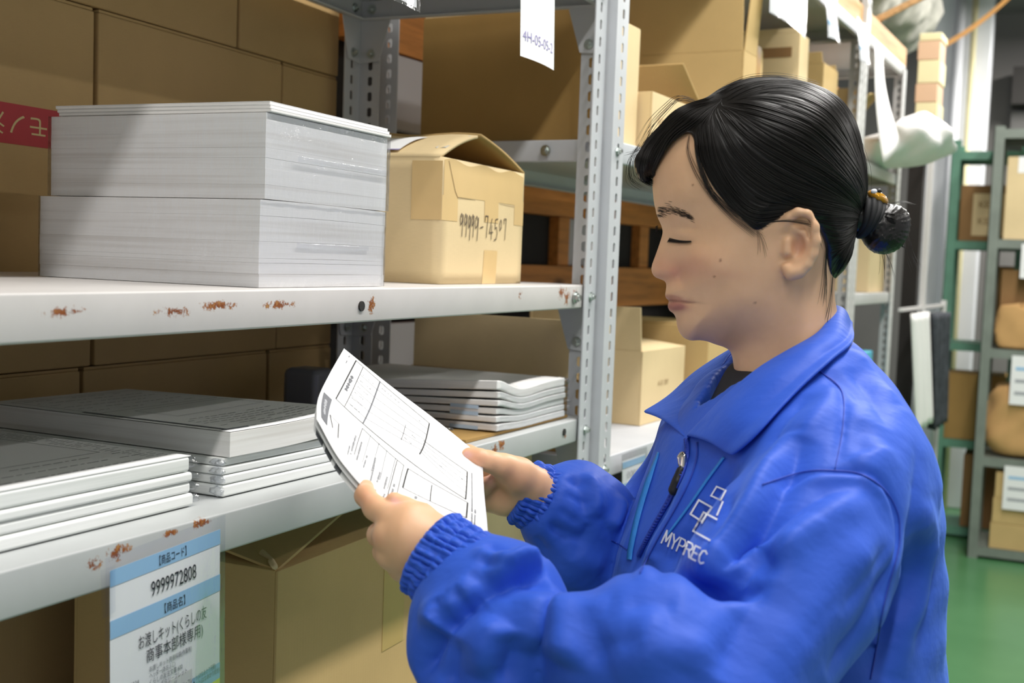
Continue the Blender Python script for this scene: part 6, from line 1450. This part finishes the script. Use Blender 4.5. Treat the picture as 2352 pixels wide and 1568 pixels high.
# slider and pull
def blob(name, prims, mat, h=0.0007, parent=PERSON):
    pts = np.concatenate([[cp(*a[:3]), cp(*b[:3])] for a, b in prims]); rm = max(max(a[3], b[3]) for a, b in prims) + 0.003
    lo = pts.min(0) - rm; X = grid_pts(lo, pts.max(0) + rm, h); F = None
    for a, b in prims: c = capsule(X, cp(*a[:3]), cp(*b[:3]), a[3], b[3]); F = c if F is None else smin(F, c, 0.0015)
    V, Q = surface_nets(F, lo, h); return mesh_obj(name, relax(V, Q, 2), Q, mat, parent)
zs_ = jz(1570, 1055, 0.006)
sl_ = blob('zip_slider', [((1568, 1045, zs_, .0035), (1574, 1062, zs_, .0035)), ((1572, 1048, zs_ - .003, .0022), (1570, 1078, zs_ - .003, .0022)), ((1562, 1050, zs_, .0028), (1564, 1066, zs_, .0028))], 'chrome')
blob('zip_pull', [((1566, 1078, zs_ - .003, .0032), (1556, 1105, zs_ - .004, .0042)), ((1556, 1105, zs_ - .004, .0042), (1547, 1128, zs_ - .004, .0040)), ((1561, 1080, zs_ - .003, .0030), (1543, 1124, zs_ - .004, .0032))], 'black_rubber')
strip([(1512, 1038), (1490, 1100), (1466, 1180), (1450, 1250), (1445, 1285)], [4, 12, 12, 11, 10], 'lanyard', 'lanyard', 0.0016, 0.0012)
strip([(1662, 1050), (1625, 1100), (1585, 1158), (1548, 1208), (1530, 1232)], [6, 6, 5, 5, 3], 'piping', 'lanyard', 0.0010, 0.0008)
for pts in ([(1751, 1112), (1845, 1083), (1915, 1080), (1980, 1089), (2032, 1124), (2062, 1177), (2067, 1224), (2062, 1270), (2032, 1382), (2015, 1480), (2000, 1560)], [(1880, 850), (1933, 896), (1936, 978), (1918, 1077)], [(1600, 1015), (1600, 1050), (1585, 1100), (1556, 1158), (1520, 1220), (1490, 1275), (1470, 1315)], [(1405, 1240), (1425, 1252), (1440, 1262)]):
    strip(pts, 2.6, 'seam', 'jacket_seam', 0.0006, 0.0006, 10)
# logo: overlapping squares and lettering printed on the chest
LG = []
sq = lambda *p: [np.array(a, float) for a in p] + [np.array(p[0], float)]
LG += [(sq((1646, 1117), (1667, 1126), (1655, 1148), (1633, 1138)), 3.6), (sq((1605, 1148), (1635, 1165), (1612, 1197), (1586, 1180)), 4.2), ([(1646, 1192), (1616, 1176), (1592, 1219), (1630, 1240)], 4.2), ([(1660, 1152), (1647, 1182)], 3.6), ([(1622, 1182), (1612, 1200)], 4)]
GL = {'M': [[(0, 0), (0.12, 1), (0.5, 0.25), (0.88, 1), (1, 0)]], 'Y': [[(0, 1), (0.5, 0.45), (1, 1)], [(0.5, 0.45), (0.5, 0)]], 'P': [[(0, 0), (0, 1), (0.7, 1), (0.95, 0.85), (0.95, 0.62), (0.7, 0.48), (0, 0.48)]],
      'R': [[(0, 0), (0, 1), (0.7, 1), (0.95, 0.85), (0.95, 0.65), (0.7, 0.5), (0, 0.5)], [(0.55, 0.5), (1, 0)]], 'E': [[(0.95, 1), (0, 1), (0, 0), (0.95, 0)], [(0, 0.5), (0.8, 0.5)]], 'C': [[(0.95, 0.85), (0.6, 1), (0.2, 0.9), (0, 0.5), (0.2, 0.1), (0.6, 0), (0.95, 0.15)]]}
bx = np.array((1519.0, 1246.0)); dv = np.array((0.885, 0.466)); uv = np.array((0.36, -0.93)) * 31; x = 0
for ch, wd, ad in (('M', 17, 20), ('Y', 15, 19), ('P', 14, 18), ('R', 15, 19), ('E', 13, 17), ('C', 15, 19)):
    for s in GL[ch]: LG.append(([bx + dv * (x + a * wd) + uv * b for a, b in s], 3.6))
    x += ad
V = []; Q = []
for pts, wd in LG:
    pts = [np.array(p, float) for p in pts]
    for a, b in zip(pts[:-1], pts[1:]):
        d = b - a; L = np.linalg.norm(d); d /= L; nn = np.array((-d[1], d[0])) * wd / 2; a2, b2 = a - d * wd * 0.4, b + d * wd * 0.4; m_ = max(2, int(L / 8)); base = len(V)
        for k in range(m_ + 1):
            q = a2 + (b2 - a2) * k / m_
            for sg in (-1, 1): r = q + nn * sg; V.append(on_jacket(r[0], r[1], 0.0022, ZB2))
        for k in range(m_): i = base + 2 * k; Q.append((i, i + 1, i + 3, i + 2))
mesh_obj('logo', np.array(V), np.array(Q), 'logo', jacket)
# trousers hidden below the frame
h = 0.010
lo = np.array((0.05, 0.42, 0.85)); hi = np.array((0.42, 1.40, 1.30)); X = grid_pts(lo, hi, h); B = torso_field(X, [(1800, 1762, .12, .15, 1.085), (2300, 1762, .125, .165, 1.085), (2500, 1762, .12, .165, 1.085), (2700, 1762, .06, .10, 1.085)], 16)
for sg in (-1, 1):
    hp = CT + LF * 0.085 * sg + np.array((0, 0.36, 0)); kn = hp + np.array((0.0, 0.40, 0)); ft = kn + np.array((0.015, 0.40, 0)); B = smin(B, capsule(X, hp, kn, 0.09, 0.068), 0.03); B = smin(B, capsule(X, kn, ft, 0.068, 0.060), 0.02)
B = smax(B, 0.43 - X[1], 0.004)
V, Q = surface_nets(B, lo, h); mesh_obj('trousers', relax(V, Q, 1), Q, 'trousers')
# ================================================================== the printed form in the hands
ROWS = [[(727, 962, .990), (731, 914, 1.035), (756, 860, 1.100), (790, 800, 1.170)], [(788, 1066, .985), (820, 1012, 1.030), (862, 950, 1.092), (895, 884, 1.153)],
        [(888, 1163, .974), (940, 1106, 1.018), (984, 1044, 1.078), (1001, 964, 1.137)], [(1122, 1300, .952), (1120, 1215, 1.003), (1112, 1130, 1.060), (1108, 1050, 1.120)]]
RW = np.array([[cp(*p) for p in r] for r in ROWS])
def crv(P, t):
    n = len(P) - 1; x = min(max(t, 0), 1) * n; i = min(int(x), n - 1); f = x - i; g = lambda j: P[j] if 0 <= j <= n else (2 * P[0] - P[1] if j < 0 else 2 * P[n] - P[n - 1])
    p0, p1, p2, p3 = g(i - 1), g(i), g(i + 1), g(i + 2)
    return 0.5 * ((2 * p1) + (p2 - p0) * f + (2 * p0 - 5 * p1 + 4 * p2 - p3) * f * f + (3 * p1 - p0 - 3 * p2 + p3) * f ** 3)
def sheet(s, t, off=0.0):
    p = crv([crv(r, s) for r in RW], t)
    if off:
        e = 1e-3; a = crv([crv(r, min(s + e, 1)) for r in RW], t) - crv([crv(r, max(s - e, 0)) for r in RW], t); b = crv([crv(r, s) for r in RW], min(t + e, 1)) - crv([crv(r, s) for r in RW], max(t - e, 0))
        n_ = np.cross(a, b); n_ /= np.linalg.norm(n_) + 1e-12; n_ = n_ if n_[2] < 0 else -n_; p = p + n_ * off
    return p
FORM = empty('printed_form', (0, 0, 0), 0, 'curved printed paper form held up in both hands', 'paper'); FB = to_world(sheet(0.5, 0.5)); FORM.location = FB
def form_obj(name, V, Q, mat, parent=FORM, th=0.0):
    global PB
    keep = PB; PB = FB; o = mesh_obj(name, V, Q, mat, parent); PB = keep
    if th: m1 = o.modifiers.new('solid', 'SOLIDIFY'); m1.thickness = th; m1.offset = 0
    return o
V, Q = patch(lambda s, t: sheet(s, t), 24, 36); fs_ = form_obj('sheet', V, Q, 'sheet', th=0.0002)
for k in (1, 2):
    def back(s, t, k=k): return sheet(s, t) + np.array((0.0015 * k * (1 - s) * -1.0, 0.0045 * k * (1 - s) + 0.0005 * k, 0.0014 * k))
    V, Q = patch(back, 20, 30); bs = form_obj('sheet', V, Q, 'sheet', th=0.0002)
    if k == 2:
        V = []; Q = []
        for t0, t1 in ((0.03, 0.12), (0.15, 0.23), (0.27, 0.33)):
            b = len(V); V += [back(s, t) + np.array((0, 0, -0.0012)) for s, t in ((0.0, t0), (0.06, t0), (0.06, t1), (0.0, t1))]; Q.append((b, b + 1, b + 2, b + 3))
        form_obj('print', np.array(V), np.array(Q), 'ink_grey', bs)
# inverse map photo pixel -> sheet coordinates (only to read the layout of the print)
_st = [(s, t) for s in np.linspace(0, 1, 61) for t in np.linspace(0, 1, 81)]; _sp = np.array([sheet(s, t) for s, t in _st]); _spx = np.stack([_sp[:, 0] / _sp[:, 2] * FP + 1176, _sp[:, 1] / _sp[:, 2] * FP + 784], 1)
def ST(x, y):
    px, py = 700 + x / 3.409, 780 + y / 3.409; d = ((_spx - (px, py)) ** 2).sum(1); i = np.argsort(d)[:4]; w_ = 1 / (d[i] + 0.3); return (np.array(_st)[i] * w_[:, None]).sum(0) / w_.sum()
PW, PH = 0.21, 0.19
class Ink:
    def __init__(s): s.V = []; s.Q = []
    def line(s, a, b, w):
        a, b = np.array(a), np.array(b); d = (b - a) * (PW, PH); L = np.linalg.norm(d); d /= L + 1e-9; n_ = np.array((-d[1], d[0])) * w / 2 / np.array((PW, PH)); m_ = max(2, int(L / 0.006)); o = len(s.V)
        for k in range(m_ + 1):
            q = a + (b - a) * k / m_
            for g in (-1, 1): r = q + n_ * g; s.V.append(sheet(r[0], r[1], 0.0005))
        for k in range(m_): i = o + 2 * k; s.Q.append((i, i + 1, i + 3, i + 2))
    def px(s, x0, y0, x1, y1, w): s.line(ST(x0, y0), ST(x1, y1), w)
    def text(s, a, b, hgt, seed=0, dens=0.86):
        """a line of characters as small ink blocks"""
        a, b = np.array(a), np.array(b); d = (b - a) * (PW, PH); L = np.linalg.norm(d); n = max(2, int(L / (hgt * 1.05))); rr = random.Random(seed)
        for k in range(n):
            if rr.random() > dens: continue
            for z in range(3):
                f0 = (k + 0.05 + 0.3 * z) / n; f1 = f0 + 0.2 / n; s.line(a + (b - a) * f0, a + (b - a) * f1, hgt * rr.uniform(0.35, 0.95))
    def out(s, name, mat): return form_obj(name, np.array(s.V), np.array(s.Q), mat, fs_)
k1 = Ink(); k1.px(400, 165, 245, 465, 0.00150); k1.px(975, 655, 900, 900, 0.00138); k1.px(1270, 1035, 1262, 1250, 0.00125); k1.px(805, 1010, 765, 1160, 0.00138); k1.px(1270, 1275, 1268, 1395, 0.00125); k1.px(265, 660, 258, 770, 0.00140); k1.px(195, 590, 215, 690, 0.00158)
k1.px(400, 165, 975, 655, 0.00070); k1.px(245, 465, 455, 660, 0.00088); k1.px(455, 660, 800, 935, 0.00088); k1.px(800, 935, 1262, 1250, 0.00088); k1.px(930, 790, 1270, 1035, 0.00070); k1.px(455, 215, 310, 525, 0.00070); k1.px(805, 1010, 1270, 1275, 0.00070); k1.px(765, 1160, 1268, 1395, 0.00070); k1.px(995, 1140, 980, 1265, 0.00070)
k1.px(450, 695, 385, 900, 0.00070); k1.px(450, 695, 775, 985, 0.00070); k1.px(720, 945, 640, 1270, 0.00070); k1.px(775, 985, 715, 1235, 0.00052); k1.px(790, 670, 755, 785, 0.00052); k1.px(195, 590, 265, 660, 0.00070)
k1.out('form_rules', 'ink')['kind'] = 'stuff'
k2 = Ink(); k2.px(588, 330, 452, 660, .0016); k2.px(180, 440, 150, 640, .0125); k2.out('form_bars', 'ink_grey')
k3 = Ink()
for f in np.linspace(0.18, 0.86, 5):
    a = np.array((455, 215)) * (1 - f) + np.array((310, 525)) * f; b = np.array((588, 330)) * (1 - f) + np.array((452, 660)) * f; k3.px(*a, *b, 0.00052)
    a = b; b = np.array((975, 655)) * (1 - f) + np.array((900, 900)) * f; k3.px(*a, *b, 0.00052)
for f in (0.2, 0.4, 0.6, 0.8):
    a = np.array((900, 900)) + np.array((30, -110)) * (1 - f); k3.px(930 - 30 * f, 790 + 110 * f, 1268 - 4 * f, 1035 + 210 * f, 0.00052)
for f in (0.2, 0.4, 0.6, 0.8): k3.px(450 + 325 * f, 695 + 290 * f, 385 + 330 * f, 900 + 335 * f, 0.00052)
k3.out('faint_rules', 'ink_grey')['kind'] = 'stuff'
k4 = Ink(); k4.text(ST(322, 400), ST(372, 285), .0050, 1, 1.0); k4.text(ST(860, 605), ST(905, 640), .0022, 2); k4.text(ST(600, 380), ST(740, 495), .0018, 3, .7); k4.text(ST(1055, 985), ST(1075, 998), .0022, 4); k4.text(ST(1225, 1090), ST(1240, 1098), .002, 5)
for i, f in enumerate(np.linspace(0.1, 0.92, 6)): a = np.array((465, 250)) * (1 - f) + np.array((335, 520)) * f; k4.text(ST(*a), ST(*(a + (85, 72))), .0018, 10 + i, .6)
k4.text(ST(795, 705), ST(870, 775), .0016, 20, .6); k4.text(ST(778, 765), ST(850, 830), .0016, 21, .6)
k4.text(ST(318, 190), ST(350, 125), .0020, 22, .5); k4.out('form_text', 'ink_grey')['kind'] = 'stuff'
k5 = Ink()
for i, (x0, y0, x1, y1, hh) in enumerate(((358, 900, 400, 750, .0034), (405, 945, 445, 800, .0032), (458, 1005, 488, 905, .0030), (510, 1115, 552, 925, .0030), (562, 1115, 588, 1035, .0030), (618, 1170, 645, 1075, .0030), (675, 1220, 700, 1130, .0030), (845, 1310, 868, 1225, .0028), (945, 1300, 960, 1270, .0026), (335, 900, 350, 830, .0026), (605, 1250, 625, 1205, .003), (548, 1200, 562, 1160, .003))): k5.text(ST(x0, y0), ST(x1, y1), hh, 40 + i, 0.95)
k5.text(ST(1300, 1470), ST(1308, 1045), .0020, 60, .95); k5.text(ST(1322, 1490), ST(1330, 1330), .0020, 61, .95); k5.out('form_text', 'ink_grey')['kind'] = 'stuff'
k6 = Ink(); k6.text(ST(150, 600), ST(168, 470), .0050, 70, 0.9); k6.V = [p + np.array((0, 0, -0.0004)) for p in k6.V]; k6.out('reversed_text', 'ink_faint')['kind'] = 'stuff'
